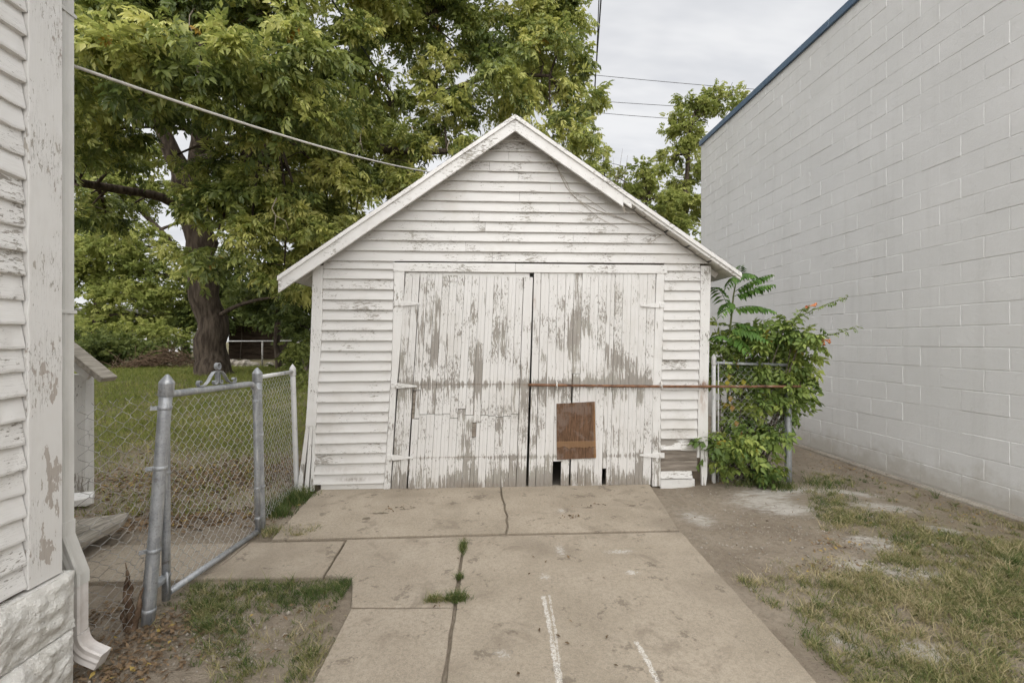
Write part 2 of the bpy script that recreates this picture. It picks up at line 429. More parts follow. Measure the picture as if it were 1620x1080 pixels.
# painted blocks
mt, nt = material('grey_painted_block'); p = nt.pos(); rd = nt.rnd()
n = nt.noise(p, 1.3, 4, 0.6); n2 = nt.noise(p, 120, 4, 0.7); n3 = nt.noise(p, 16, 4, 0.6)
c = nt.mix(nt.step(n, 0.3, 0.7), (0.63, 0.628, 0.622), (0.675, 0.672, 0.667))
c = nt.mix(nt.mul(rd, 0.22), c, (0.605, 0.602, 0.595))
x, y, z = nt.xyz(p)
stk = nt.noise(nt.vec('MULTIPLY', p, (1, 5, .35)), 1.6, 4, .65)
c = nt.mix(nt.mul(nt.step(stk, .5, .72), .22), c, (.50, .495, .48))
rol = nt.noise(nt.vec('MULTIPLY', p, (1, 1, .25)), 7, 2, .5)
c = nt.mix(nt.mul(nt.step(rol, .52, .6), .12), c, (.68, .68, .675))
sp = nt.mul(nt.step(nt.add(z, nt.mul(nt.noise(p, 5, 4, .7), 0.55)), 0.28, 0.62, 1.0, 0.0), 0.75)
c = nt.mix(sp, c, (0.42, 0.395, 0.35))
pit = nt.step(nt.noise(p, 45, 2, 0.5), 0.74, 0.80)
finish(nt, c, 0.62, 0.3, nt.bump(nt.add(nt.add(nt.mul(n2, 0.45), n3), nt.mul(pit, -1.5)), 0.0035)); M['block'] = mt
# concrete
def concrete(name, base, base2, marks=False):
    mt, nt = material(name); p = nt.pos(); rd = nt.rnd()
    x, y, z = nt.xyz(p)
    n1 = nt.noise(p, 1.6, 4, 0.62); n2 = nt.noise(p, 55, 3, 0.7); n3 = nt.noise(p, 170, 3, 0.65)
    c = nt.mix(nt.step(n1, 0.32, 0.68), base, base2)
    c = nt.mix(nt.mul(nt.step(n2, 0.38, 0.68), 0.42), c, (0.20, 0.17, 0.135))
    c = nt.mix(nt.mul(nt.step(n3, 0.54, 0.68), 0.5), c, (0.50, 0.46, 0.40))
    c = nt.mix(nt.mul(nt.step(n3, 0.30, 0.44, 1.0, 0.0), 0.55), c, (0.13, 0.11, 0.09))
    c = nt.mix(nt.mul(rd, 0.20), c, (0.31, 0.26, 0.20))
    stain = nt.m('MAXIMUM', nt.step(nt.noise(p, 3.7, 4, 0.65, 0.8), 0.54, 0.70), nt.step(nt.noise(p, 0.9, 3, 0.6), 0.52, 0.66))
    c = nt.mix(nt.mul(stain, 0.52), c, (0.19, 0.158, 0.122))
    c = nt.mix(nt.mul(nt.step(nt.noise(p, 7.5, 4, .75), .58, .66), .5), c, (0.11, 0.09, 0.07))
    wn = nt.noise(p, 26, 3, 0.7)
    if marks:
        # scraped white paint streaks and chalky spots
        for (ax, ay, bx, by, wd, am) in ((859, 942, 885, 1092, .010, .85), (869, 940, 889, 1092, .005, .6), (1006, 1014, 1042, 1082, .010, .9)):
            A = onZ(ax, ay, .03); B = onZ(bx, by, .03); d = (B - A); L = d.length; d /= L
            tx = nt.add(nt.mul(nt.sub(x, A.x), d.x), nt.mul(nt.sub(y, A.y), d.y))
            nx = nt.add(nt.mul(nt.sub(x, A.x), -d.y), nt.mul(nt.sub(y, A.y), d.x))
            bow = nt.mul(nt.m('SINE', nt.mul(tx, math.pi / L)), 0.006)
            nx = nt.add(nx, nt.mul(bow, -1.0))
            k = nt.step(nt.add(nt.m('ABSOLUTE', nx), nt.mul(nt.sub(wn, 0.5), 0.034)), wd * 0.5, wd * 1.5, 1.0, 0.0)
            k = nt.mul(k, nt.mul(nt.step(tx, -0.01, 0.02), nt.step(tx, L - 0.02, L + 0.01, 1.0, 0.0)))
            k = nt.mul(k, nt.mul(nt.step(n3, 0.36, 0.56, 0.15, 1.0), nt.step(nt.noise(p, 45, 4, .7), .36, .52, .2, 1.0)))
            c = nt.mix(nt.mul(k, am), c, (0.72, 0.70, 0.66))
        for (px, py, rx, ry) in ((998, 905, .04, .05), (1000, 905, .07, .03), (886, 870, .05, .12), (862, 912, .05, .05), (795, 1035, .05, .05), (980, 872, .14, .05), (888, 808, .05, .08)):
            P = onZ(px, py, .03)
            k = nt.step(nt.add(nt.gauss(x, y, P.x, P.y, rx, ry), nt.mul(nt.sub(nt.noise(p, 60, 4, .75), 0.5), 2.6)), 0.5, 1.3)
            k = nt.mul(k, nt.gauss(x, y, P.x, P.y, rx * 2, ry * 2))
            c = nt.mix(nt.mul(k, 0.55), c, (0.62, 0.60, 0.57))
    for (px, py, rx, ry) in ((600, 812, .10, .03), (580, 820, .05, .04), (640, 806, .06, .02), (1000, 800, .05, .02), (930, 803, .06, .02)):
        P = onZ(px, py, .03)
        k = nt.mul(nt.step(nt.add(nt.gauss(x, y, P.x, P.y, rx, ry), nt.mul(nt.sub(wn, 0.5), 1.4)), 0.5, 0.8), nt.gauss(x, y, P.x, P.y, rx * 2, ry * 2))
        c = nt.mix(nt.mul(k, 0.75), c, (0.085, 0.065, 0.045))
    finish(nt, c, 0.9, 0.2, nt.bump(nt.add(n2, nt.mul(n3, 0.5)), 0.003))
    return mt
M['slab'] = concrete('tan_concrete', (0.325, 0.277, 0.212), (0.42, 0.362, 0.285), True)
M['slab_grey'] = concrete('greyer_concrete', (0.345, 0.293, 0.228), (0.41, 0.355, 0.282))
M['footing'] = concrete('rough_footing', (0.26, 0.235, 0.20), (0.38, 0.35, 0.30))

# soil
mt, nt = material('soil'); p = nt.pos(); x, y, z = nt.xyz(p)
n1 = nt.noise(p, 1.9, 3, 0.62); n2 = nt.noise(p, 22, 4, 0.68); n3 = nt.noise(p, 150, 2, 0.6)
c = nt.mix(nt.step(n1, 0.3, 0.7), (0.265, 0.22, 0.168), (0.375, 0.32, 0.252))
c = nt.mix(nt.mul(nt.step(n2, 0.42, 0.7), 0.45), c, (0.175, 0.138, 0.100))
c = nt.mix(nt.mul(nt.step(n3, 0.60, 0.72), 0.5), c, (0.40, 0.36, 0.30))
c = nt.mix(nt.mul(nt.step(n3, 0.25, 0.38, 1.0, 0.0), 0.5), c, (0.07, 0.052, 0.038))
c = nt.mix(nt.mul(nt.step(nt.noise(p, 420, 2, .5), .55, .7), .35), c, (.42, .37, .30))
green = nt.mul(nt.step(y, 4.6, 7.5), nt.step(x, -2.4, -2.1, 1.0, 0.0))
gcol = nt.mix(nt.step(n2, 0.35, 0.65), (0.075, 0.080, 0.028), (0.14, 0.125, 0.055))
c = nt.mix(nt.mul(green, nt.step(nt.add(nt.mul(n1, 0.6), nt.mul(n2, 0.4)), 0.38, 0.55)), c, gcol)
rg = nt.mul(nt.step(x, 2.3, 3.0), nt.step(y, 3.2, 4.4, 1.0, 0.0))
c = nt.mix(nt.mul(rg, 0.6), c, nt.mix(nt.step(n2, .35, .65), (0.15, 0.125, 0.075), (0.30, 0.25, 0.165)))
lime = None
for (px, py, rx, ry) in ((1104, 821, 0.150, 0.170), (1205, 795, 0.330, 0.204), (1250, 812, 0.240, 0.136), (1349, 781, 0.330, 0.119), (1395, 803, 0.390, 0.136), (1381, 862, 0.240, 0.153),
                         (1353, 897, 0.180, 0.119), (1459, 917, 0.225, 0.102), (1492, 838, 0.195, 0.102), (1467, 1031, 0.150, 0.119), (1235, 780, 0.375, 0.119), (1330, 1010, 0.090, 0.085)):
    P = onZ(px, py, 0)
    gsn = nt.gauss(x, y, P.x, P.y, rx, ry); lime = gsn if lime is None else nt.add(lime, gsn)
wn = nt.noise(p, 13, 6, 0.72, 0.5)
lm = nt.step(nt.add(nt.mul(lime, .8), nt.mul(nt.sub(nt.noise(nt.vec('MULTIPLY', p, (.6, 1.6, 1)), 16, 7, 0.78, .3), 0.5), 3.0)), 0.0, 1.3)
lm = nt.mul(lm, nt.m('MINIMUM', nt.mul(lime, 1.3), 0.82))
c = nt.mix(lm, c, (0.68, 0.655, 0.61))
finish(nt, c, 0.95, 0.1, nt.bump(nt.add(nt.mul(n2, 1.4), nt.mul(n3, 0.7)), 0.02)); M['soil'] = mt

# painted stone foundation
mt, nt = material('painted_stone'); p = nt.pos()
n = nt.noise(p, 9, 6, 0.65); n2 = nt.noise(p, 60, 4, 0.7); n1 = nt.noise(p, 3.5, 5, 0.65, 0.6)
c = nt.mix(nt.step(n, 0.35, 0.7), (0.72, 0.705, 0.665), (0.78, 0.765, 0.73))
c = nt.mix(nt.mul(nt.step(n1, 0.56, 0.70), 0.45), c, (0.42, 0.375, 0.30))
c = nt.mix(nt.mul(nt.step(n2, 0.64, 0.72), 0.7), c, (0.24, 0.20, 0.16))
finish(nt, c, 0.75, 0.25, nt.bump(nt.add(n, nt.mul(n2, 0.5)), 0.022)); M['stone'] = mt

def leafmat(name, stops, transl=0.28, rough=0.5, spec=0.35):
    mt, nt = material(name)
    a = nt.n('ShaderNodeAttribute', {'attribute_name': 'rnd'}).outputs['Fac']
    r = nt.n('ShaderNodeValToRGB'); nt.put(r.inputs[0], a)
    el = r.color_ramp.elements
    while len(el) > 2: el.remove(el[-1])
    for i, (t, c) in enumerate(stops):
        if i < 2: e = el[i]; e.position = t
        else: e = el.new(t)
        e.color = (*c, 1)
    finish(nt, r.outputs[0], rough, spec, None, 0, transl)
    return mt
M['pecan'] = leafmat('pecan_leaf', [(0, (0.105, 0.145, 0.04)), (0.38, (0.26, 0.305, 0.08)), (0.72, (0.50, 0.515, 0.15)), (0.955, (0.66, 0.64, 0.22)), (0.975, (0.46, 0.31, 0.04)), (1.0, (0.36, 0.20, 0.04))], 0.45, 0.42, 0.5)
M['fartree'] = leafmat('far_leaf', [(0, (0.17, 0.21, 0.055)), (0.5, (0.30, 0.34, 0.09)), (1.0, (0.46, 0.47, 0.15))], 0.48, .55, .2)
M['darktree'] = leafmat('dark_leaf', [(0, (0.06, 0.085, 0.022)), (0.5, (0.12, 0.15, 0.038)), (1.0, (0.21, 0.235, 0.06))], 0.32, .55, .2)
M['vine'] = leafmat('vine_leaf', [(0, (0.11, 0.175, 0.045)), (0.5, (0.24, 0.32, 0.08)), (0.9, (0.42, 0.48, 0.12)), (0.97, (0.42, 0.36, 0.04)), (1.0, (0.40, 0.24, 0.07))], 0.3)
M['frond'] = leafmat('sapling_leaf', [(0, (0.07, 0.155, 0.03)), (0.6, (0.12, 0.23, 0.045)), (1.0, (0.19, 0.31, 0.06))], 0.3)
M['stem'] = simple('green_stem', (0.10, 0.13, 0.05), (0.18, 0.20, 0.09), 20)
M['flower'] = simple('orange_flower', (0.52, 0.16, 0.06), (0.66, 0.30, 0.14), 40, 0.6)
M['grass'] = leafmat('grass_blade', [(0, (0.058, 0.095, 0.026)), (0.35, (0.115, 0.155, 0.045)), (0.6, (0.29, 0.265, 0.115)), (1.0, (0.52, 0.44, 0.275))], 0.2, 0.6, 0.2)
M['lawn'] = leafmat('lawn_blade', [(0, (0.10, 0.145, 0.03)), (0.5, (0.205, 0.24, 0.055)), (0.85, (0.36, 0.34, 0.10)), (1.0, (0.45, 0.38, 0.19))], 0.25, 0.6, 0.2)
M['litter'] = leafmat('dead_leaf', [(0, (0.10, 0.068, 0.042)), (0.5, (0.215, 0.15, 0.092)), (0.9, (0.27, 0.19, 0.115)), (1.0, (0.42, 0.31, 0.10))], 0.1, 0.8, 0.15)

# ------------------------------------------------------------------ ground
def axis(parts):
    return np.unique(np.round(np.concatenate([np.linspace(a, b, n) for a, b, n in parts]), 4))
gx = axis([(-400, -30, 12), (-30, -3.2, 45), (-3.2, 5, 120), (5, 30, 20), (30, 400, 12)])
gy = axis([(-60, -2, 12), (-2, 6, 115), (6, 24, 60), (24, 600, 16)])
GX, GY = np.meshgrid(gx, gy); GZ = gh(GX, GY)
nxx, nyy = len(gx), len(gy)
ii = np.arange(nxx * nyy).reshape(nyy, nxx)
Fq = np.stack([ii[:-1, :-1], ii[:-1, 1:], ii[1:, 1:], ii[1:, :-1]], -1).reshape(-1, 4)
ground = np_mesh('ground', np.stack([GX, GY, GZ], -1), Fq, M['soil'], smooth=True)
tag(ground, 'bare brown soil of the yard between house, garage and block wall', kind='structure')

# driveway and walk slabs
drive = empty('driveway', (0.4, 3, 0), 'cracked tan concrete slabs leading up to the garage doors', kind='structure')
walk = empty('footpath', (-1.5, 3.1, 0), 'grey concrete footpath running through the gate', kind='structure')
def slab(parent, pts, top, mat, th=0.10, name='concrete_slab', wob=0.004, seed=0):
    """pts: ground polygon; edges are subdivided and nicked, top edge rounded"""
    rnd = random.Random(seed); P = []
    n = len(pts)
    for i in range(n):
        a, b = Vector(pts[i]), Vector(pts[(i+1) % n]); L = (b - a).length; k = max(1, int(L / 0.10))
        nrm = Vector((b.y - a.y, a.x - b.x, 0)).normalized()
        for j in range(k):
            o = 0 if j == 0 else rnd.uniform(-wob, wob)
            P.append(a.lerp(b, j / k) + nrm * o)
    c = sum(P, Vector()) / len(P)
    m = MB(); N = len(P)
    ins = [p + (c - p).normalized() * 0.006 for p in P]
    def tz(p): return top(p) if callable(top) else top
    lo = [Vector((p.x, p.y, tz(p) - th)) for p in P]
    mi = [Vector((p.x, p.y, tz(p) - 0.007)) for p in P]
    hi = [Vector((p.x, p.y, tz(p))) for p in ins]
    m.sweep([lo, mi, hi])
    return m.build(name, mat, parent)
def Z(px, py, z=0.03): v = onZ(px, py, z); return Vector((v.x, v.y, 0))
yb = 4.52
def topA(p): return 0.03 + 0.008 * max(0, (p.y - 3.6))
aL = Z(500, 785)
slab(drive, [Z(430, 852), Z(799, 842), Z(802, 832), Z(800, 822), Z(801.5, 815), Z(797, 806), Z(797.5, 798), Z(793, 788), Vector((Z(792, 777).x, yb, 0)), Vector((aL.x - .03, yb, 0)), Vector((aL.x - .05, 4.35, 0))], topA, M['slab'], seed=1)
slab(drive, [Z(802, 842), Z(1074, 837), Vector((Z(1034, 771).x, yb, 0)), Vector((Z(794, 777).x, yb, 0)), Z(795.5, 788), Z(799.5, 798), Z(799.5, 806), Z(804, 815), Z(802.5, 822), Z(804.5, 832)], topA, M['slab'], seed=2)
j0, j1 = Z(735, 848), Z(703, 1078)
dj = (j1 - j0); j2 = j0 + dj * 2.6
r0, r1 = Z(1076, 840), Z(1258, 1040); r2 = r0 + (r1 - r0) * 3.2
slab(drive, [j0 + Vector((.008, -.006, 0)), j2 + Vector((.009, 0, 0)), r2, r0 + Vector((0, -.006, 0))], 0.03, M['slab'], seed=3)
jm = j0 + dj * ((Z(718, 960) - j0).length / dj.length)
slab(drive, [Z(549, 853), Z(514, 909), Z(556, 912), Z(556, 958), jm + Vector((-.008, .005, 0)), j0 + Vector((-.008, -.006, 0))], 0.03, M['slab_grey'], seed=4)
l1 = Z(497, 1078); l0 = Z(556, 962); l2 = l0 + (l1 - l0) * 3.2
slab(drive, [l0, l2, Vector((j2.x - .009, l2.y, 0)), jm + Vector((-.008, -.005, 0))], 0.03, M['slab_grey'], seed=5)
wa, wb_ = Z(545, 854), Z(510, 910)
slab(walk, [wa, Vector((-1.72, wa.y + .015, 0)), Vector((-1.74, wb_.y + .02, 0)), wb_], 0.024, M['slab_grey'], seed=6)
for k in range(3):
    x1 = -1.73 - k * 0.95 - 0.012; x0 = x1 - 0.935
    slab(walk, [Vector((x1, wa.y + .02, 0)), Vector((x0, wa.y + .03, 0)), Vector((x0, wb_.y + .03, 0)), Vector((x1, wb_.y + .02, 0))], 0.02, M['slab_grey'], seed=7 + k)

# ------------------------------------------------------------------ block building on the right
XW, BH, BL = 4.53, 0.2032, 0.4064
bld = empty('block_building', (XW, 3, 0), 'tall windowless grey painted concrete block building with blue coping', 'building')
YEND, NC = 9.40, 28
def block_mesh(L):
    m = MB(); j = 0.004
    z0, z1, y0, y1 = j, BH - j, j, L - j
    m.hexa([Vector(p) for p in [(0, y0, z0), (.10, y0, z0), (.10, y1, z0), (0, y1, z0), (0, y0, z1), (.10, y0, z1), (.10, y1, z1), (0, y1, z1)]], 0.0031)
    return m
bm_ = block_mesh(BL); proto = bpy.data.meshes.new('block'); proto.from_pydata(bm_.v, [], bm_.f); proto.materials.append(M['block'])
cells = []
for k in range(NC):
    y = 3.69 + (0.2032 if k % 2 else 0.0) - 16 * BL
    while y < YEND:
        y1 = min(y + BL, YEND); L = y1 - y
        if L > 0.05:
            cx_, cy_ = pix(np.array([XW, y + L / 2, (k + .5) * BH]))
            front = (XW * ST + (y + L / 2) * CT) > 0.3
            vis = front and -20 < cx_ < 1700 and -40 < cy_ < 1100
            size = 1.0 / max(0.2, (XW * ST + y * CT)) if vis else 0
            cells.append((size, k, y, L))
        y += BL
cells.sort(key=lambda c: -c[0])
rest = MB(); nb = 0
for size, k, y, L in cells:
    dx = random.uniform(-0.0025, 0.0014)
    if nb < 298 and size > 0 and abs(L - BL) < 1e-6:
        o = bpy.data.objects.new('block', proto); COL.objects.link(o); o.parent = bld
        o.location = Vector((XW + dx, y, k * BH)) - Vector(bld.location); nb += 1
        o.rotation_euler = (random.uniform(-.003, .003), 0, random.uniform(-.004, .004))
    else:
        b = block_mesh(L)
        rest.poly([(px + XW + dx, py + y, pz + k * BH) for px, py, pz in b.v], b.f)
tag(rest.build('block_courses', M['block'], bld), kind='stuff')
m = MB(); m.box(XW + 0.0022, XW + 0.28, -3.4, YEND - 0.003, -0.1, NC * BH - .005); m.build('mortar_core', M['block'], bld)
m = MB(); m.box(XW + 0.25, XW + 9, YEND - 0.28, YEND - .01, -0.1, NC * BH - .01); m.build('end_wall', M['block'], bld)
m = MB(); m.box(XW + 0.3, XW + 9, -3.4, YEND - .3, NC * BH - 0.3, NC * BH - 0.2); m.build('flat_roof', M['shingle'], bld)
m = MB()
for y in np.arange(-3.4, YEND, 3.05):
    y1 = min(y + 3.045, YEND + 0.03)
    m.hexa([Vector(p) for p in [(XW-.035, y, NC*BH-.05), (XW+.32, y, NC*BH-.05), (XW+.32, y1, NC*BH-.05), (XW-.035, y1, NC*BH-.05),
                                (XW-.03, y, NC*BH+.055), (XW+.32, y, NC*BH+.04), (XW+.32, y1, NC*BH+.04), (XW-.03, y1, NC*BH+.055)]], .004)
m.build('coping', M['coping'], bld)
# footing: a rough strip that shows under the lowest course
m = MB(); secs = []
for y in np.arange(-1.5, YEND, 0.07):
    e = 0.045 + 0.018 * mnoise.noise(Vector((y * 3.1, 0, 0))) + 0.014 * mnoise.noise(Vector((y * 13, 4, 0)))
    t = -0.012 + 0.006 * mnoise.noise(Vector((y * 9, 8, 0)))
    secs.append([(XW + .05, y, -.25), (XW - e - .01, y, -.25), (XW - e, y, t - .02), (XW - e * .6, y, t - .004), (XW + .05, y, t)])
m.sweep(secs); m.build('footing', M['footing'], bld)

# ------------------------------------------------------------------ garage
gar = empty('garage', (0, FY, 0), 'weathered white clapboard garage with peeling double doors and gable roof', 'garage')
def clap(xl, xr, z0, h, Y=FY, seed=0, wob=0.0018, lap=0.013, name='siding_board', mat=None, parent=None, droop=0.0, proud=0.031):
    """xl, xr: functions of z giving the board's ends"""
    rnd = random.Random(seed); m = MB()
    L = xr(z0) - xl(z0); n = max(3, int(L / 0.16)); secs = []
    w0 = rnd.uniform(-.002, .002)
    for i in range(n + 1):
        t = i / n; dz = rnd.uniform(-wob, wob) + w0 - droop * t; dy = rnd.uniform(-.0015, .0015)
        prof = [(0.0, z0 + .001), (-proud + dy, z0 + dz), (-proud - .0008 + dy, z0 + .004 + dz), (-.004, z0 + h + lap), (0.0, z0 + h + lap)]
        secs.append([(xl(z) + (xr(z) - xl(z)) * t, Y + yy, z) for yy, z in prof])
    m.sweep(secs)
    return m.build(name, mat or M['siding'], parent or gar)
def edge(pts):
    """px polyline on the facade -> x as function of z"""
    q = sorted([FXZ(*p) for p in pts], key=lambda a: a[1])
    zs = [a[1] for a in q]; xs = [a[0] for a in q]
    return lambda z: float(np.interp(z, zs, xs))
cL_out = edge([(497, 405), (497, 413), (492, 563), (484.5, 683), (475, 777)])
cL_in = edge([(513, 405), (510, 543), (504, 613), (500, 714), (496, 775)])
kL_out = edge([(624.5, 419), (620.6, 574), (611, 730), (607, 782)])
kL_in = edge([(640.5, 429), (637, 520), (627, 622), (617.5, 782)])
kR_in = edge([(1037, 429), (1034, 520), (1031, 610), (1029.5, 770)])
kR_out = edge([(1050, 418), (1046.5, 560), (1044, 607), (1043.5, 770)])
cR_in = edge([(1107, 405), (1105, 563), (1102, 659), (1101, 765)])
cR_out = edge([(1123, 422), (1119, 600), (1117, 765)])
# sheathing behind the boards (three pieces round the door opening)
zt = FXZ(640, 424)[1]
def front_panel(name, pts, y0, y1, mat):
    m = MB(); n = len(pts)
    m.sweep([[(x, y1, z) for x, z in pts], [(x, y0, z) for x, z in pts]]); return m.build(name, mat, gar)
def side_strip(name, fl, fr, z0, z1, y0, y1, mat, n=8):
    zz = np.linspace(z0, z1, n)
    pts = [(fl(z), z) for z in zz] + [(fr(z), z) for z in zz[::-1]]
    m = MB()
    for i in range(n - 1):
        a, b = zz[i], zz[i+1]
        m.poly([(fl(a), y0, a), (fr(a), y0, a), (fr(b), y0, b), (fl(b), y0, b), (fl(a), y1, a), (fr(a), y1, a), (fr(b), y1, b), (fl(b), y1, b)],
               [(0,1,2,3),(4,7,6,5),(0,3,7,4),(1,5,6,2)] + ([(0,4,5,1)] if i == 0 else []) + ([(3,2,6,7)] if i == n-2 else []))
    return m.build(name, mat, gar)
side_strip('sheathing', lambda z: cL_out(z) + .02, lambda z: kL_in(z) - .006, 0.0, zt, FY + .001, FY + .03, M['dark'])
side_strip('sheathing', lambda z: kR_in(z) + .006, lambda z: cR_out(z) - .02, 0.0, zt, FY + .001, FY + .03, M['dark'])
RY = 4.32                                                     # rake boards' front
pk = onY(815, 181, RY); tl = onY(440, 436, RY); tr = onY(1172, 431, RY)
slL = (pk.z - tl.z) / (pk.x - tl.x); slR = (pk.z - tr.z) / (tr.x - pk.x)
def roof_z(x): return pk.z - (slL * (pk.x - x) if x < pk.x else slR * (x - pk.x))
UND = 0.055                                                   # underside of the roof boards below the roof line (vertical)
rL = lambda z: pk.x - (pk.z - UND - z) / slL
rR = lambda z: pk.x + (pk.z - UND - z) / slR
zw = roof_z(cL_out(2.2)) - UND
front_panel('sheathing', [(cL_out(zt) + .03, zt), (cR_out(zt) - .03, zt), (cR_out(2.2) - .03, roof_z(cR_out(2.2)) - UND), (pk.x, pk.z - UND - .01), (cL_out(2.2) + .03, zw)], FY + .001, FY + .03, M['dark'])

# left flank boards
sd_ = 0
for k in range(22):
    z0 = 0.089 + 0.0998 * k
    h = 0.0998 if k < 21 else 2.265 - z0
    clap(lambda z: cL_in(z) + .002, lambda z: kL_out(z) - .002, z0, h, seed=k, droop=-0.006 if k < 12 else 0.0)
# right flank boards; the lowest are broken away
for k in range(22):
    z0 = 0.089 + 0.0998 * k + 0.006
    h = 0.0998 if k < 21 else 2.265 - z0
    if k in (1, 2): continue
    wob = 0.007 if k in (0, 3, 9, 10) else 0.0022
    fr = (lambda z: cR_in(z) - .002) if k != 0 else (lambda z: cR_in(z) - .05)
    clap(lambda z: kR_out(z) + .002, fr, z0 - (0.012 if k == 3 else 0), h * (0.55 if k == 0 else 1), seed=100 + k, wob=wob, droop=0.008 if k in (3, 9) else 0.0,
         mat=M['barewood'] if k == 3 else None)
m = MB(); za, zb2 = 0.16, 0.375
m.box(kR_out(.3) + .003, cR_in(.3) + .01, FY - .004, FY + .0005, za, 0.268, .002); m.build('sheathing_board', M['rawwood'], gar)
m = MB(); m.box(kR_out(.3) + .003, cR_in(.3) + .01, FY - .006, FY + .0005, 0.272, zb2, .002); m.build('sheathing_board', M['rawwood'], gar)
m = MB(); m.box(kR_out(.05) + .003, cR_in(.05) - .02, FY - .02, FY + .03, -.06, 0.085, .005); m.build('sill_board', M['trimx'], gar)
m = MB(); m.box(cL_in(.05) + .07, kL_out(.05) - .003, FY - .008, FY + .03, -.05, 0.086, .004); m.build('sill_board', M['trimx'], gar)
# gable boards with butt joints
joints = [(240, 762, 248), (256, 668, 297), (272, 808, 348), (288, 967, 398), (303, 815, 446), (319, 1010, 494), (335, 617, 545), (351, 647, 594), (367, 1080, 645), (383, 550, 693), (399, 682, 743)][::-1]
for k in range(13):
    z0 = 2.265 + 0.0997 * k; h = 0.0997
    ztop = pk.z - UND
    if z0 > ztop - 0.05: break
    le = lambda z: max(rL(min(z, ztop)), cL_out(2.3) + .002) if z < 2.45 else rL(min(z, ztop))
    re = lambda z: min(rR(min(z, ztop)), cR_out(2.3) - .002) if z < 2.45 else rR(min(z, ztop))
    if k < len(joints):
        jx = FXZ(560 + joints[k][1] / 3.115, 160 + joints[k][2] / 3.115)[0]
        clap(le, lambda z: jx - .001, z0, h, seed=200 + k); clap(lambda z: jx + .001, re, z0, h, seed=300 + k)
    else:
        clap(le, re, z0, h, seed=200 + k)
# corner boards
def corner_piece(fl, fr, z0, z1, y0, y1, n=10, name='corner_board', seed=0):
    rnd = random.Random(seed); m = MB(); secs = []
    for z in np.linspace(z0, z1, n):
        e = rnd.uniform(-.0015, .0015)
        secs.append([(fl(z) + e, y1, z), (fl(z) + e, y0 + .003, z), (fl(z) + e + .003, y0, z), (fr(z) + e - .003, y0, z), (fr(z) + e, y0 + .003, z), (fr(z) + e, y1, z)][::-1])
    m.sweep(secs); return m.build(name, M['trim'], gar)
zc_t = roof_z(cL_out(2.3)) - UND - .005
corner_piece(cL_out, cL_in, 0.66, zc_t - .0, FY - .028, FY + .02, seed=1)
# its split foot: three splinters that spread
def mixf(t0, t1, sp): return lambda z: (lambda a, b: a + (b - a) * t0 + sp * max(0, .66 - z))(cL_out(z), cL_in(z))
for i, (t0, t1, sp, zb) in enumerate(((0.0, .34, -.035, .0), (.36, .66, .0, .005), (.69, 1.0, .02, .03))):
    corner_piece(mixf(t0, 0, sp), mixf(t1, 0, sp), zb, 0.659, FY - .027, FY - .002, n=5, name='corner_board_splinter', seed=10 + i)
zc_r = roof_z(cR_out(2.3)) - UND - .005
corner_piece(lambda z: cR_in(z) + .002, cR_out, 0.42, zc_r, FY - .028, FY + .02, seed=2)
corner_piece(lambda z: cR_in(z) + .002 + .03 + .05 * max(0, .42 - z), lambda z: cR_out(z) - .012 * (1 if z < .05 else 0), 0.02, .419, FY - .026, FY + .015, n=5, seed=3)
corner_piece(lambda z: cR_in(z) + .002, lambda z: cR_in(z) + .028, 0.30, .419, FY - .02, FY + .01, n=4, name='corner_board_splinter', seed=4)
# casings and header
corner_piece(kL_out, kL_in, 0.0, FXZ(630, 429)[1] - .002, FY - .026, FY + .02, name='door_casing', seed=5)
corner_piece(lambda z: kR_in(z) + .004, kR_out, 0.02, FXZ(1045, 429)[1] - .002, FY - .026, FY + .02, name='door_casing', seed=6)
hb, ht = FXZ(630, 430)[1], FXZ(630, 416)[1]
hx0, hx1, hx2 = FXZ(623, 420)[0], FXZ(815, 420)[0], FXZ(1054, 420)[0]
for a, b, s in ((hx0, hx1 - .001, 0), (hx1 + .001, hx2, .002)):
    m = MB(); m.box(a, b, FY - .032, FY + .02, hb, ht - s, .003); m.build('header_board', M['trimx'], gar)
m = MB(); m.box(FXZ(642, 430)[0], FXZ(838, 430)[0], FY - .006, FY + .02, FXZ(700, 438)[1], hb - .003, .002); m.build('filler_strip', M['trimx'], gar)

# doors
def plank(door, P, u0, u1, v0, v1, y0, y1, mat, name='plank', bead=True, seed=0):
    """P(u,v)->(x,z) on the door; u across, v up"""
    rnd = random.Random(seed); m = MB(); n = max(2, int((v1 - v0) * 5) + 1); secs = []
    a0, a1 = rnd.uniform(-.0012, .0012), rnd.uniform(-.0012, .0012)
    for i in range(n):
        t = i / (n - 1); v = v0 + (v1 - v0) * t
        xa, z = P(u0, v); xb, z2 = P(u1, v); g = 0.0006 + rnd.uniform(0, .0010)
        xa += g; xb -= g; wv = xb - xa; z = z; yy = y0 + a0 * (1 - t) + a1 * t
        zz = lambda f: z + (z2 - z) * f
        c = .0015
        prof = [(xa, y1, zz(0)), (xa, yy + c, zz(0)), (xa + c, yy, zz(0))]
        if bead:
            mid = xa + wv * .5
            prof += [(mid - .0035, yy, zz(.5)), (mid, yy + .0026, zz(.5)), (mid + .0035, yy, zz(.5))]
        prof += [(xb - c, yy, zz(1)), (xb, yy + c, zz(1)), (xb, y1, zz(1))]
        secs.append(prof)
    m.sweep(secs); return m.build(name, mat, door)
def quadP(bl, br, tl_, tr_):
    bl, br, tl_, tr_ = [FXZ(*q) for q in (bl, br, tl_, tr_)]
    def P(u, v):
        a = (bl[0] + (br[0]-bl[0])*u, bl[1] + (br[1]-bl[1])*u); b = (tl_[0] + (tr_[0]-tl_[0])*u, tl_[1] + (tr_[1]-tl_[1])*u)
        return a[0] + (b[0]-a[0])*v, a[1] + (b[1]-a[1])*v
    return P
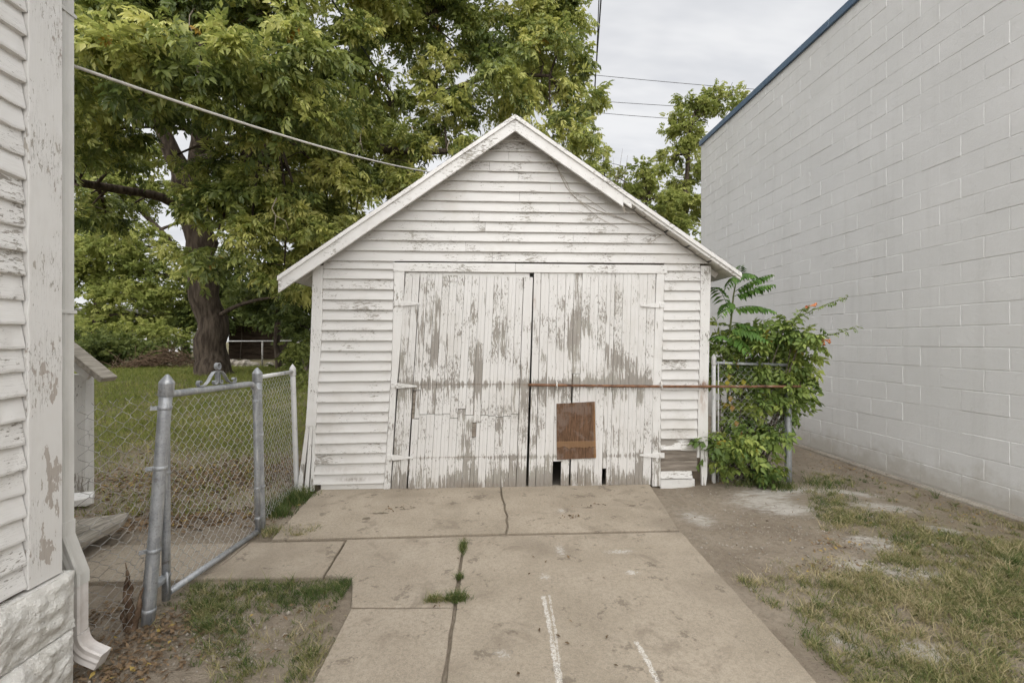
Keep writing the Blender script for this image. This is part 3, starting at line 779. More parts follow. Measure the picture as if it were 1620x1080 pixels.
dL = empty('door', Vector(gar.location) * 0, 'left garage door leaf, racked and cracked across its planks'); dL.parent = gar
dR = empty('door', (0, 0, 0), 'right garage door leaf with a brown plywood patch'); dR.parent = gar
PL = quadP((619, 778), (831.5, 772), (642, 432), (843, 439))
Hd = FXZ(700, 432)[1]
def vof(py, u=0.5, P=PL):
    z = FXZ(730, py)[1]; z0, z1 = P(u, 0)[1], P(u, 1)[1]; return (z - z0) / (z1 - z0)
NPL = 16; uS = 0.925
ux = [uS * i / NPL for i in range(NPL + 1)]
rb = random.Random(5)
for i in range(NPL):
    u0, u1 = ux[i], ux[i+1]; um = (u0 + u1) / 2
    yo = FY - .018 + rb.uniform(-.0015, .0015)
    drop = rb.uniform(0, .012)
    if i < 2:
        # outer planks run through, with a rotted gap beside them lower down
        plank(dL, PL, u0, u1 - (.004 if i == 1 else 0), drop, 1 - rb.uniform(0, .003), yo, FY + .004, M['door'], seed=i)
        continue
    brk = vof(659 + rb.uniform(-5, 3) - (9 if i in (8,) else 0) + (12 if i in (10,) else 0), um)
    for half, (ua, ub) in enumerate(((u0, um), (um, u1))):
        pass
    if i == 2:   # a strip is missing beside the hinge
        plank(dL, PL, u0, u1, vof(616, um), 1, yo, FY + .004, M['door'], seed=i); plank(dL, PL, u0 + .022, u1, brk + .004, vof(617, um), yo, FY + .004, M['door'], bead=False, seed=i + 7); plank(dL, PL, u0, u0 + .021, brk, vof(617, um), yo + .012, FY + .004, M['rawwood'], bead=False, seed=i + 8)
        plank(dL, PL, u0 + .006, u1, drop, brk, yo - .002, FY + .004, M['door'], seed=50 + i)
        continue
    plank(dL, PL, u0, u1, brk + .0025, 1 - rb.uniform(0, .004), yo + .001, FY + .004, M['door'], seed=i)
    if i == 10:
        plank(dL, PL, u0, um, vof(690, um), brk - .001, yo + .003, FY + .004, M['rawwood'], bead=False, seed=70)
        plank(dL, PL, um, u1, drop, brk, yo - .001, FY + .004, M['door'], bead=False, seed=71)
        plank(dL, PL, u0, um, drop, vof(691, um), yo - .001, FY + .004, M['door'], bead=False, seed=72)
    else:
        plank(dL, PL, u0, u1, drop, brk, yo - .0015 + rb.uniform(-.0015, .001), FY + .004, M['door'], seed=50 + i)
plank(dL, PL, uS + .002, 1.0, .0, 1, FY - .024, FY + .004, M['door'], name='stile', bead=False, seed=90)
for v in (.12, .5, .9):
    m = MB(); a = PL(.01, v); b = PL(.99, v); m.poly([(a[0], FY + .006, a[1]-.05), (b[0], FY + .006, b[1]-.05), (b[0], FY + .006, b[1]+.05), (a[0], FY + .006, a[1]+.05),
        (a[0], FY + .03, a[1]-.05), (b[0], FY + .03, b[1]-.05), (b[0], FY + .03, b[1]+.05), (a[0], FY + .03, a[1]+.05)], [(0,1,2,3),(4,7,6,5),(0,4,5,1),(3,2,6,7),(0,3,7,4),(1,5,6,2)]); m.build('back_ledge', M['rawwood'], dL)
PR = quadP((835.5, 770), (1028.5, 768), (844.6, 431.5), (1036.5, 431.5))
plank(dR, PR, 0.0, .057, .004, 1, FY - .022, FY + .004, M['door'], name='stile', bead=False, seed=120)
NPR = 14; us = .059
def uofx(px, py=750):
    X = FXZ(px, py)[0]; a, b = PR(0, .05)[0], PR(1, .05)[0]; return (X - a) / (b - a)
edges = [us + (1 - us) * i / NPR for i in range(NPR + 1)]
for i in range(NPR):
    u0, u1 = edges[i], edges[i+1]; yo = FY - .018 + rb.uniform(-.0015, .0015); drop = rb.uniform(0, .010)
    pc = FXZ(0, 0)
    um = (u0 + u1) / 2
    hole = vof(731, .5, PR)
    if i == 2:      # cat hole sawn out at the bottom
        uh = u0 + (u1 - u0) * .05
        plank(dR, PR, u0, u1, hole, 1, yo, FY + .004, M['door'], seed=130 + i)
    elif i == 8:
        plank(dR, PR, u0, um, vof(743, .5, PR), 1, yo, FY + .004, M['door'], bead=False, seed=130 + i)
        plank(dR, PR, um, u1, drop, 1, yo, FY + .004, M['door'], bead=False, seed=160 + i)
    elif i == 4:
        vb = vof(592, .5, PR); gp = .012
        plank(dR, PR, u0, u1, vb + .002, 1, yo, FY + .004, M['door'], seed=130 + i)
        plank(dR, PR, u0 + gp, u1, drop, vb, yo, FY + .004, M['door'], seed=160 + i)
    else:
        plank(dR, PR, u0, u1, drop, 1 - (.002 if i != 5 else 0), yo - (.006 if i == 5 else 0), FY + .004, M['door'], seed=130 + i)
for v in (.16, .5, .9):
    m = MB(); a = PR(.01, v); b = PR(.99, v); m.box(a[0], b[0], FY + .006, FY + .03, a[1] - .05, a[1] + .05); m.build('back_ledge', M['rawwood'], dR)
# plywood patch
a, b, c_, d_ = [FXZ(*q, FY - .03) for q in ((881, 727), (943, 724), (941, 635), (880.5, 638.5))]
m = MB(); y0, y1 = FY - .031, FY - .0215
m.hexa([Vector((a[0], y0, a[1])), Vector((b[0], y0 - .003, b[1])), Vector((b[0], y1, b[1])), Vector((a[0], y1, a[1])),
        Vector((d_[0], y0, d_[1])), Vector((c_[0], y0, c_[1])), Vector((c_[0], y1, c_[1])), Vector((d_[0], y1, d_[1]))], .0015)
o = m.build('plywood_patch', M['plywood'], dR); o['label'] = 'brown weathered plywood patch with a peeled strip'
# strap hinges
def hinge(door, px, py, s, tilt=0.0, L=.21):
    x, z = FXZ(px, py); m = MB(); y0 = FY - .034
    pts0 = [(x, z + .028), (x + s * L, z + .008 + tilt), (x + s * L, z - .006 + tilt), (x, z - .028)]
    if s < 0: pts0 = pts0[::-1]
    pts0 = pts0[::-1]
    m.sweep([[(a, y0 + .008, b) for a, b in pts0], [(a, y0, b) for a, b in pts0]][::-1])
    m.tube([(x - s * .006, y0, z - .032), (x - s * .006, y0, z + .032)], .008, 8)
    m.box(*(sorted((x - s * .012, x - s * .055))), y0 + .001, y0 + .009, z - .026, z + .026, .002)
    for t in (.25, .55, .85):
        m.lathe((x + s * L * t, y0, z + tilt * t), (0, -1, 0), [(.006, 0), (.005, .003), (0, .0045)], 6)
    m.build('hinge', M['trimx'], door)
hinge(dL, 634, 480, 1, -.005, .19); hinge(dL, 628, 609, 1, -.01, .20); hinge(dL, 622, 722, 1, -.006, .20)
hinge(dR, 1041, 483, -1, -.006, .19); hinge(dR, 1041, 719, -1, .006, .20)
# side, back walls, floor
WX0, WX1, WY1 = cL_out(1.2), cR_out(1.2), 10.0
for nm, xa, xb in (('side_wall', WX0 - .0, WX0 + .03), ('side_wall', WX1 - .03, WX1)):
    m = MB(); m.box(xa + .02 * (1 if xa < 0 else 0), xb - .02 * (1 if xa > 0 else 0), FY + .03, WY1, 0, zc_t - .12); m.build(nm, M['dark'], gar)
    m = MB(); s = -1 if xa < 0 else 1; xx = WX0 + .02 if s < 0 else WX1 - .02
    for k in range(22):
        z0 = .089 + .0998 * k
        if z0 > zc_t - .22: break
        m.poly([(xx, FY + .03, z0), (xx + s * .019, FY + .03, z0), (xx + s * .004, FY + .03, z0 + .105), (xx, WY1, z0), (xx + s * .019, WY1, z0), (xx + s * .004, WY1, z0 + .105)],
               [(0,1,2),(3,5,4),(0,3,4,1),(1,4,5,2),(0,2,5,3)])
    tag(m.build('side_siding', M['siding'], gar), kind='stuff')
m = MB(); m.box(WX0 + .02, WX1 - .02, WY1 - .03, WY1, 0, zc_t - .1)
m.sweep([[(WX0 + .02, WY1, zc_t - .1), (WX1 - .02, WY1, zc_t - .1), (pk.x, WY1, pk.z - .09)], [(WX0 + .02, WY1 - .03, zc_t - .1), (WX1 - .02, WY1 - .03, zc_t - .1), (pk.x, WY1 - .03, pk.z - .09)]])
m.build('back_wall', M['siding'], gar)
m = MB(); m.box(WX0 + .05, WX1 - .05, FY + .05, WY1 - .04, -.05, .02); m.build('garage_floor', M['footing'], gar)

# roof: boards, shingles, rake boards
roof = empty('roof', (0, 0, 0)); roof.parent = gar
def slope(side):
    s = -1 if side == 'L' else 1
    end = tl if s < 0 else tr
    d = Vector((end.x - pk.x, 0, end.z - pk.z)); L = d.length; d.normalize()
    nrm = Vector((-d.z, 0, d.x)) if s > 0 else Vector((d.z, 0, -d.x))
    if nrm.z < 0: nrm = -nrm
    return d, nrm, L
for side in 'LR':
    d, nrm, L = slope(side); O = Vector((pk.x, 0, pk.z)) - nrm * .012
    nB_ = 20; wB = (L - .01) / nB_
    for i in range(nB_):
        a = wB * i + (.004 if i else .003); b = wB * (i + 1) - random.uniform(.0, .004)
        if side == 'R' and i in (13, 15, 17): b -= .010
        m = MB(); y0 = RY + .026 + random.uniform(-.002, .001); y1 = WY1 + .15
        q = lambda t, h, y: O + d * t - nrm * h + Vector((0, y, 0))
        m.hexa([q(a, .024, y0), q(b, .024, y0), q(b, .024, y1), q(a, .024, y1), q(a, 0, y0), q(b, 0, y0), q(b, 0, y1), q(a, 0, y1)] if side == 'R' else
               [q(b, .024, y0), q(a, .024, y0), q(a, .024, y1), q(b, .024, y1), q(b, 0, y0), q(a, 0, y0), q(a, 0, y1), q(b, 0, y1)], .0015)
        m.build('roof_board', M['soffit'], roof)
    m = MB(); rr = random.Random(3)
    rows = int(L / .13) + 1
    for i in range(rows):
        a = max(0, L + .02 - .13 * (i + 1) - .03); b = L + .02 - .13 * i
        y = RY - .012
        while y < WY1 + .15:
            y1 = min(y + rr.uniform(.28, .34), WY1 + .17); jt = rr.uniform(-.004, .004)
            q = lambda t, h, yy: Vector((pk.x, 0, pk.z)) + d * t + nrm * (h - .010) + Vector((0, yy, 0))
            P8 = [q(a, .001, y), q(b + jt, .008, y), q(b + jt, .008, y1 - .004), q(a, .001, y1 - .004), q(a, .004, y), q(b + jt, .014, y), q(b + jt, .014, y1 - .004), q(a, .004, y1 - .004)]
            if side == 'L': P8 = [P8[1], P8[0], P8[3], P8[2], P8[5], P8[4], P8[7], P8[6]]
            m.poly(P8, [(0,3,2,1),(4,5,6,7),(0,1,5,4),(1,2,6,5),(2,3,7,6),(3,0,4,7)])
            y = y1
    tag(m.build('shingles', M['shingle'], roof), kind='stuff')
def rake(side, t0, t1, h0, h1, y0, y1, name, n=10, seed=0, mat=None):
    """board that follows the slope; h: vertical drops below the roof line"""
    d, nrm, L = slope(side); rr = random.Random(seed); m = MB(); secs = []
    for i in range(n + 1):
        t = t0 + (t1 - t0) * i / n; p = Vector((pk.x, 0, pk.z)) + d * t; e = rr.uniform(-.002, .002)
        hh0, hh1 = h0, h1 + e
        sec = [(p.x, y1, p.z - hh1), (p.x, y0 + .002, p.z - hh1), (p.x, y0, p.z - hh1 + .003), (p.x, y0, p.z - hh0), (p.x, y1, p.z - hh0)]
        secs.append(sec if side == 'R' else sec[::-1])
    m.sweep(secs); return m.build(name, mat or M['rake'], roof)
_, _, LL = slope('L'); _, _, LR = slope('R')
rake('L', 0.001, LL, .030, .158, RY, RY + .022, 'rake_board', 14, 1)
rake('L', 0.001, LL + .004, .004, .046, RY - .016, RY - .001, 'rake_trim', 10, 2)
cut = (onY(986, 312, RY).x - pk.x) / (tr.x - pk.x) * LR
rake('R', 0.001, cut, .030, .158, RY, RY + .022, 'rake_board', 10, 3)
rake('R', cut + .002, cut + .10, .030, .115, RY, RY + .022, 'rake_board_stub', 4, 5)
rake('R', cut + .102, LR, .030, .074, RY, RY + .022, 'rake_board_sliver', 8, 6)
rake('R', 0.001, LR + .004, .004, .046, RY - .016, RY - .001, 'rake_trim', 10, 4)
# rafters and eave blocking
for side in 'LR':
    d, nrm, L = slope(side)
    for y in (FY + .05, FY + 1.2, FY + 2.4, FY + 3.6, FY + 4.8):
        m = MB(); O = Vector((pk.x, 0, pk.z)) - nrm * .037
        q = lambda t, h, yy: O + d * t - nrm * h + Vector((0, yy, 0))
        a, b = .08, L - .10
        P8 = [q(a, .09, y), q(b, .06, y), q(b, .06, y + .045), q(a, .09, y + .045), q(a, .001, y), q(b, .001, y), q(b, .001, y + .045), q(a, .001, y + .045)]
        if side == 'L': P8 = [P8[1], P8[0], P8[3], P8[2], P8[5], P8[4], P8[7], P8[6]]
        m.hexa(P8, .002); m.build('rafter', M['soffit'], roof)

# ------------------------------------------------------------------ rusty bar across the doors and its ties
BY = FY - .052
p0, p1 = onY(836, 608.5, BY), onY(1266, 611, BY)
m = MB(); pts = [p0.lerp(p1, t) + Vector((0, 0, -.008 * math.sin(math.pi * t))) for t in np.linspace(0, 1, 14)]
m.tube(pts, .0135, 10)
bar = m.build('locking_bar', M['rust']); tag(bar, 'long rusty pipe laid across the right door and out past the fence', 'bar')
for px, lab in ((880, 'white rope tie round the rusty bar, nearer the middle of the doors'), (1045, 'white rope tie round the rusty bar at the right door casing')):
    c = onY(px, 607, BY); m = MB()
    for k in range(2):
        m.tube([c + Vector((.006 * k + .002 * math.sin(a), .021 * math.cos(a) - .001, .021 * math.sin(a) - .002)) for a in np.linspace(0, 2 * math.pi, 15)], .0045, 6, caps=False)
    m.tube([c + Vector((.004, -.022, -.008)), c + Vector((.008, -.024, -.03)), c + Vector((.005, -.022, -.055))], .004, 6)
    tag(m.build('rope_tie', M['rope']), lab, 'rope', 'rope ties on the locking bar')
# dried creeper under the right rake
m = MB(); YV = FY - .03
def stem(pxs, r, Y=YV):
    P = [onY(a, b, Y) for a, b in pxs]; Q = []
    for i in range(len(P) - 1):
        for t in (0, .33, .66): Q.append(P[i].lerp(P[i+1], t) + Vector((random.uniform(-.004, .004), random.uniform(-.01, .002), random.uniform(-.004, .004))))
    Q.append(P[-1]); m.tube(Q, [r * (1 - .5 * i / len(Q)) for i in range(len(Q))], 6)
stem([(838, 222), (862, 240), (880, 262), (895, 295), (915, 318), (945, 333), (985, 347), (1020, 360), (1046, 372)], .0045)
stem([(870, 248), (885, 270), (902, 300), (925, 312), (960, 336), (1000, 352), (1035, 358)], .003)
stem([(1046, 372), (1034, 380), (1026, 386)], .004); stem([(915, 318), (930, 330), (948, 345), (980, 362)], .003)
stem([(985, 325), (990, 337), (984, 330), (990, 328)], .003, RY - .01)
M['creeper'] = simple('pale_dry_creeper', (0.34, 0.30, 0.25), (0.50, 0.46, 0.40), 30, 0.9, 0.1)
tag(m.build('dried_creeper', M['creeper']), 'dried creeper stems clinging under the right side of the gable', 'creeper')

# ------------------------------------------------------------------ house corner on the left
HX, HYc = -1.82, 2.00
hou = empty('house', (HX - 2, 0, 0), 'white clapboard house corner with cracked flaking paint and stone foundation', 'house')
HB = 0.505
def hclap(z0, h, seed):
    rnd = random.Random(seed); m = MB(); secs = []
    ys = [-2.5, -1, 0, .8] + list(np.linspace(1.2, 1.857, 16))
    w0 = rnd.uniform(-.004, .004); sl = rnd.uniform(-.012, .012); pr = rnd.uniform(.019, .027)
    for y in ys:
        dz = w0 + sl * (1.86 - y if y > 1 else 0) + rnd.uniform(-.003, .003); dx = rnd.uniform(-.002, .002)
        prof = [(0, z0 - .004), (pr + dx, z0 + dz), (pr + .001 + dx, z0 + .009 + dz), (.004, z0 + h + .014), (0, z0 + h + .014)]
        secs.append([(HX + a, y, z) for a, z in prof])
    m.sweep(secs); m.build('siding_board', M['house'], hou)
for k in range(34): hclap(HB + .012 + .0935 * k, .0935, 400 + k)
ZT = HB + .0935 * 34
m = MB(); m.box(HX - .12, HX - .001, -2.5, HYc, HB - .02, ZT); m.build('wall_core', M['dark'], hou)
m = MB(); m.box(HX - 6, HX - .12, HYc - .12, HYc - .001, HB - .02, ZT); m.build('rear_wall', M['house_corner'], hou)
m = MB(); m.box(HX - 6, HX - .12, -2.5, -2.38, 0, ZT); m.build('far_wall', M['house_corner'], hou)
# corner board: its outline is nicked
m = MB(); secs = []; rnd = random.Random(9)
for z in np.linspace(HB + .004, ZT, 60):
    e = rnd.uniform(-.0035, .0035); f = rnd.uniform(-.001, .001)
    secs.append([(HX - .0005, 1.862 + e, z), (HX + .027, 1.862 + e, z), (HX + .029, 1.866 + e, z), (HX + .029 + f, HYc + .001, z), (HX + .024, HYc + .006, z), (HX - .0005, HYc + .006, z)])
m.sweep(secs); m.build('corner_board', M['house_corner'], hou)
m = MB(); m.box(HX - .14, HX - .001, HYc + .001, HYc + .024, HB + .004, ZT, .003); m.build('corner_board', M['house_corner'], hou)
# eave
m = MB(); m.hexa([Vector(p) for p in [(HX - 3.2, -2.9, ZT + 2.2), (HX + .35, -2.9, ZT - .02), (HX + .35, HYc + .4, ZT - .02), (HX - 3.2, HYc + .4, ZT + 2.2),
                                      (HX - 3.2, -2.9, ZT + 2.35), (HX + .35, -2.9, ZT + .1), (HX + .35, HYc + .4, ZT + .1), (HX - 3.2, HYc + .4, ZT + 2.35)]], .005)
m.hexa([Vector(p) for p in [(HX - 6.75, -2.9, ZT - .02), (HX - 3.21, -2.9, ZT + 2.2), (HX - 3.21, HYc + .4, ZT + 2.2), (HX - 6.75, HYc + .4, ZT - .02),
                            (HX - 6.75, -2.9, ZT + .1), (HX - 3.21, -2.9, ZT + 2.35), (HX - 3.21, HYc + .4, ZT + 2.35), (HX - 6.75, HYc + .4, ZT + .1)]], .005)
m.build('roof', M['shingle'], hou)
# rock-faced foundation stones
def stone(y0, y1, z0, z1, seed, xf=HX + .076):
    m = MB(); ny, nz = max(8, int((y1 - y0) / .014)), max(6, int((z1 - z0) / .014)); V = []; F = []
    for j in range(nz + 1):
        for i in range(ny + 1):
            a, b = i / ny, j / nz
            e = min(a, 1 - a, b, 1 - b) * 2
            y, z = y0 + (y1 - y0) * a, z0 + (z1 - z0) * b
            q = Vector((y * 6 + seed, z * 6, seed))
            dep = .026 * min(1, e * 5) * (0.55 + 1.1 * mnoise.fractal(q, 0.7, 2.1, 5)) + .016 * min(1, e * 3) * abs(mnoise.noise(Vector((y * 9, z * 26 + y * 16, seed)))) + .009 * mnoise.fractal(Vector((y * 34, z * 44, seed)), .6, 2.2, 3)
            V.append((xf - .03 + dep, y, z)); 
    for j in range(nz):
        for i in range(ny):
            s = j * (ny + 1) + i; F.append((s, s + 1, s + ny + 2, s + ny + 1))
    m.poly(V, F, True)
    x0, x1 = xf - .2, xf - .0301
    m.box(x0, x1, y0, y1, z0, z1)
    return m.build('foundation_stone', M['stone'], hou)
zj = 0.255
YF = HYc + .035
for y0, y1, z0, z1 in ((1.45, YF, zj + .004, HB - .006), (.75, 1.442, zj + .004, HB - .006), (-.2, .742, zj + .004, HB - .006), (1.62, YF - .004, -.12, zj - .004), (.95, 1.612, -.12, zj - .004), (.2, .942, -.12, zj - .004), (-1.2, -.208, -.12, HB - .006)):
    stone(y0, y1, z0, z1, y0 * 7 + z0)
m = MB(); m.box(HX - .2, HX + .036, -2.5, YF - .012, -.15, HB - .016); m.box(HX - 6, HX - .21, HYc - .2, YF - .012, -.15, HB - .016); m.build('foundation_core', M['stone'], hou)
# downspout
ds = empty('downspout', (0, 0, 0)); ds.parent = hou; ds.location = -Vector(hou.location) * 0
def rect_sweep(path, wx, wy, name, mat, rib=True):
    """rectangular tube with a ribbed face, path: (point, ex, ey)"""
    m = MB(); secs = []
    for p, ex, ey in path:
        p, ex, ey = Vector(p), Vector(ex), Vector(ey)
        loop = []
        c = .006
        base = [(-1, -1, c, 0), (-.33, -1, 0, .003), (0, -1, 0, -.001), (.33, -1, 0, .003), (1, -1, -c, 0), (1, -1, 0, c), (1, -.2, -.003, 0), (1, .2, -.003, 0), (1, 1, 0, -c), (1, 1, -c, 0), (-1, 1, c, 0), (-1, 1, 0, -c), (-1, -1, 0, c)]
        for u, v, du, dv in base: loop.append(p + ex * (u * wx / 2 + du) + ey * (v * wy / 2 + dv))
        secs.append(loop)
    m.sweep(secs); return m.build(name, mat, ds)
X_, Y_ = Vector((1, 0, 0)), Vector((0, 1, 0))
dx0, dy0 = HX - .034, HYc + .066
zA, zB = at(110, 838, 2.02).z, at(125, 905, 2.05).z
rect_sweep([((dx0, dy0, ZT - .1), X_, Y_), ((dx0, dy0, zA + .06), X_, Y_)], .072, .055, 'pipe', M['downspout'])
rect_sweep([((dx0, dy0, zA + .062), X_, Y_), ((dx0, dy0, zA), X_, Y_), ((dx0 + .022, dy0 + .045, zB + .02), X_, Y_), ((dx0 + .022, dy0 + .045, zB - .03), X_, Y_)], .078, .061, 'elbow', M['downspout'])
rect_sweep([((dx0 + .022, dy0 + .045, zB - .032), X_, Y_), ((dx0 + .022, dy0 + .045, .19), X_, Y_)], .072, .055, 'pipe', M['spoutdirty'])
ks = []
for a in np.linspace(0, 1.12, 7):
    ex = Vector((math.cos(a), 0, math.sin(a))); cc = Vector((dx0 + .022 + .11, dy0 + .045, .188))
    ks.append((cc - ex * .11, ex, Y_))
e = ks[-1]; dirv = Vector((math.sin(1.12), 0, -math.cos(1.12))); ks.append((e[0] + dirv * .06, e[1], Y_))
rect_sweep(ks, .076, .06, 'outlet_elbow', M['spoutdirty'])
m = MB(); m.box(dx0 - .04, dx0 + .04, HYc + .006, dy0 + .031, 1.60, 1.615); m.build('strap', M['downspout'], ds); m = MB(); m.box(dx0 - .04, dx0 + .04, HYc + .006, dy0 + .031, 2.9, 2.915); m.build('strap', M['downspout'], ds)

# ------------------------------------------------------------------ stair rail post with sloping cap, and steps, behind the house
pw = at(148, 800, 4.0)
srail = empty('stair_rail', (pw.x - .1, pw.y, 0), 'white stair rail post with a sloping weathered cap board behind the house', 'railing')
px0, px1 = at(100, 700, 4.0).x, at(136, 700, 4.0).x
m = MB(); m.box(px0, px1, pw.y, pw.y + .09, .02, at(140, 592, 4.0).z, .004); m.build('post', M['trim'], srail)
tipn, tipf = at(163, 598, 3.86), at(188, 594, 3.98); yr0, yr1 = tipn.y, tipn.y + .16
dd = Vector((-.76, 0, .64)) * .8; m = MB(); nn = Vector((.64, 0, .76)); tt = .05
q = lambda k, h, y: Vector((tipn.x, 0, tipn.z)) + dd * k + nn * h + Vector((0, y, 0))
m.hexa([q(1, -tt, yr0), q(0, -tt, yr0), q(0, -tt, yr1), q(1, -tt, yr1), q(1, 0, yr0), q(0, 0, yr0), q(0, 0, yr1), q(1, 0, yr1)], .005)
m.build('cap_board', M['greywood'], srail)
m = MB(); q2 = lambda k, h, y: q(k, h - tt - .004, y)
m.hexa([q2(1, -.08, yr0 + .05), q2(.16, -.08, yr0 + .05), q2(.16, -.08, yr0 + .08), q2(1, -.08, yr0 + .08), q2(1, 0, yr0 + .05), q2(.16, 0, yr0 + .05), q2(.16, 0, yr0 + .08), q2(1, 0, yr0 + .08)], .003)
m.build('under_rail', M['trimx'], srail)
stp = empty('wooden_steps', (pw.x - .3, pw.y - .5, 0), 'grey weathered wooden steps at the foot of the stair rail', 'steps')
def board8(name, P, th, mat, par, c=.004):
    P = [Vector(p) for p in P]; m = MB(); m.hexa([p - Vector((0, 0, th)) for p in P] + P, c); return m.build(name, mat, par)
sA = [at(70, 868, 3.1), at(196, 818, 3.55), at(200, 806, 3.75), at(70, 820, 3.55)]
zz = .155
for k in range(2):
    P = [onZ(90, 880 - 0 * k, zz), onZ(196, 822, zz), onZ(204, 810, zz), onZ(90, 826, zz)]
    a0, a1 = P[0].lerp(P[3], k * .51), P[1].lerp(P[2], k * .51)
    b0, b1 = P[0].lerp(P[3], k * .51 + .49), P[1].lerp(P[2], k * .51 + .49)
    board8('tread', [a0, a1, b1, b0], .04, M['greywood'], stp)
P = [onZ(70, 800, .40), onZ(146, 786, .40), onZ(150, 776, .40), onZ(70, 784, .40)]
board8('tread', P, .045, M['trimx'], stp)
q = onZ(120, 850, .1)
m = MB(); m.box(q.x - .6, q.x - .02, q.y + .1, q.y + .14, 0, .113); m.build('stringer', M['greywood'], stp)

# ------------------------------------------------------------------ chain-link fence and gate
def chain(P00, P10, P01, P11, name, mat, parent, d=.036, r=.0014, barb=True, sag=0.0):
    P00, P10, P01, P11 = [Vector(p) for p in (P00, P10, P01, P11)]
    L = ((P10 - P00).length + (P11 - P01).length) / 2; Hh = ((P01 - P00).length + (P11 - P10).length) / 2
    nu, nv = max(2, round(L / d)), max(2, round(Hh / d)); nrm = (P10 - P00).cross(P01 - P00).normalized()
    m = MB()
    def P(u, v):
        return P00.lerp(P10, u).lerp(P01.lerp(P11, u), v) + nrm * sag * math.sin(math.pi * u) * math.sin(math.pi * v)
    for i in range(nu):
        pts = []
        for j in range(nv + 1):
            odd = (i + j) % 2; u = (i + odd) / nu
            dl = (.12 / nu) * (1 if odd else -1)
            o = nrm * (.0022 if j % 2 else -.0022)
            pts.append(P(min(1, max(0, u - dl * .2)), max(0, (j - .16) / nv)) - o); pts.append(P(min(1, max(0, u + dl * .2)), min(1, (j + .16) / nv)) + o)
        if barb: pts.append(P(min(1, (i + .5) / nu), 1 + .6 / nv)); pts.append(P(min(1, (i + .7) / nu), 1 + .25 / nv))
        m.tube(pts, r, 4, caps=False)
    return m.build(name, mat, parent)
def post(parent, a, b, r, cap='point', name='post', mat=None, dent=None):
    a, b = Vector(a), Vector(b); ax = (b - a).normalized(); m = MB()
    n = 8; m.tube([a.lerp(b, t) for t in np.linspace(0, 1, n)], r, 14)
    o = m.build(name, mat or M['galv'], parent)
    if cap:
        m = MB(); m.lathe(b - ax * .07, ax, [(r * 1.16, 0), (r * 1.22, .004), (r * 1.20, .06), (r * 1.26, .066), (r * 1.18, .074), (r * .62, .098), (r * .30, .110), (r * .14, .114), (0, .115)], 14)
        m.build('post_cap', mat or M['galv'], o)
    return o
def band(parent, a, b, r, t, w=.02, name='band', ear=None):
    a, b = Vector(a), Vector(b); ax = (b - a).normalized(); c = a.lerp(b, t); m = MB()
    m.lathe(c - ax * w / 2, ax, [(r * 1.02, 0), (r * 1.11, .002), (r * 1.11, w - .002), (r * 1.02, w)], 14)
    if ear is not None:
        e = Vector(ear).normalized(); s = ax.cross(e).normalized(); k = c + e * (r + .012)
        m.hexa([k - e*.014 - s*.004 - ax*w/2, k + e*.02 - s*.004 - ax*w/2, k + e*.02 + s*.004 - ax*w/2, k - e*.014 + s*.004 - ax*w/2,
                k - e*.014 - s*.004 + ax*w/2, k + e*.02 - s*.004 + ax*w/2, k + e*.02 + s*.004 + ax*w/2, k - e*.014 + s*.004 + ax*w/2], .001)
        m.tube([k + e*.006 - s*.014, k + e*.006 + s*.014], .0045, 6)
    m.build(name, M['galv'], parent)
# near section: leaning post and loose mesh from the house corner
n_b, n_t = at(233, 985, 2.375), at(264, 605, 2.375); n_b.z = -.05
f1 = empty('chain_link_fence', (n_b.x, n_b.y, 0), 'short loose chain-link fence and leaning grey post beside the downspout', 'fence', 'chain-link fence sections')
post(f1, n_b, n_t, .0295)
m = MB(); q0, q1 = n_b + Vector((-.045, .03, .1)), n_t + Vector((-.042, .03, -.18)); m.tube([q0, q1], .011, 8); m.build('tension_bar', M['galv'], f1)
for t in (.09, .33, .66, .90): band(f1, n_b, n_t, .0295, t, .022, ear=(-.8, -.5, 0))
hc = Vector((HX + .04, YF + .01, 0))
nd = n_b.lerp(n_t, .06); nu_ = n_b.lerp(n_t, .93)
chain((-1.83, 2.12, .02), (nd.x - .03, nd.y, .02), (-1.83, 2.12, 1.17), (nu_.x - .035, nu_.y, 1.19), 'chain_link_mesh', M['wire_old'], f1, d=.036, sag=.05)
# gate
A0, A1 = at(263, 948, 2.5), at(262, 624, 2.5); B0, B1 = at(408, 843, 3.45), at(404, 606, 3.45)
gate = empty('gate', (A0.x, (A0.y + B0.y) / 2, 0), 'closed grey chain-link gate with a scrolled ornament on its top rail', 'gate')
def arc_corner(p, q, r, rad, n=5):
    """points rounding the corner p-q-r"""
    d1 = (p - q).normalized(); d2 = (r - q).normalized(); return [q + d1 * rad * (1 - t)**2 + d2 * rad * t**2 for t in np.linspace(0, 1, n)]
loop = [A0.lerp(B0, .0)] + [A0.lerp(A1, t) for t in (.3, .7)] + arc_corner(A0, A1, B1, .05) + [A1.lerp(B1, .5)] + arc_corner(A1, B1, B0, .09) + [B1.lerp(B0, .6), B0]
m = MB(); m.tube(loop, .0205, 10); m.tube([A0 + Vector((0, .0, .06)) * 0 + Vector((0, .02, .03)), B0 + Vector((0, -.02, .015))], .019, 10); m.build('frame', M['galv'], gate)
e = Vector((0, 0, 1))
chain(A0 + Vector((0, .03, .03)), B0 + Vector((0, -.03, .03)), A1 + Vector((0, .03, -.03)), B1 + Vector((0, -.03, -.03)), 'chain_link_mesh', M['wire'], gate, barb=False, sag=-.012)
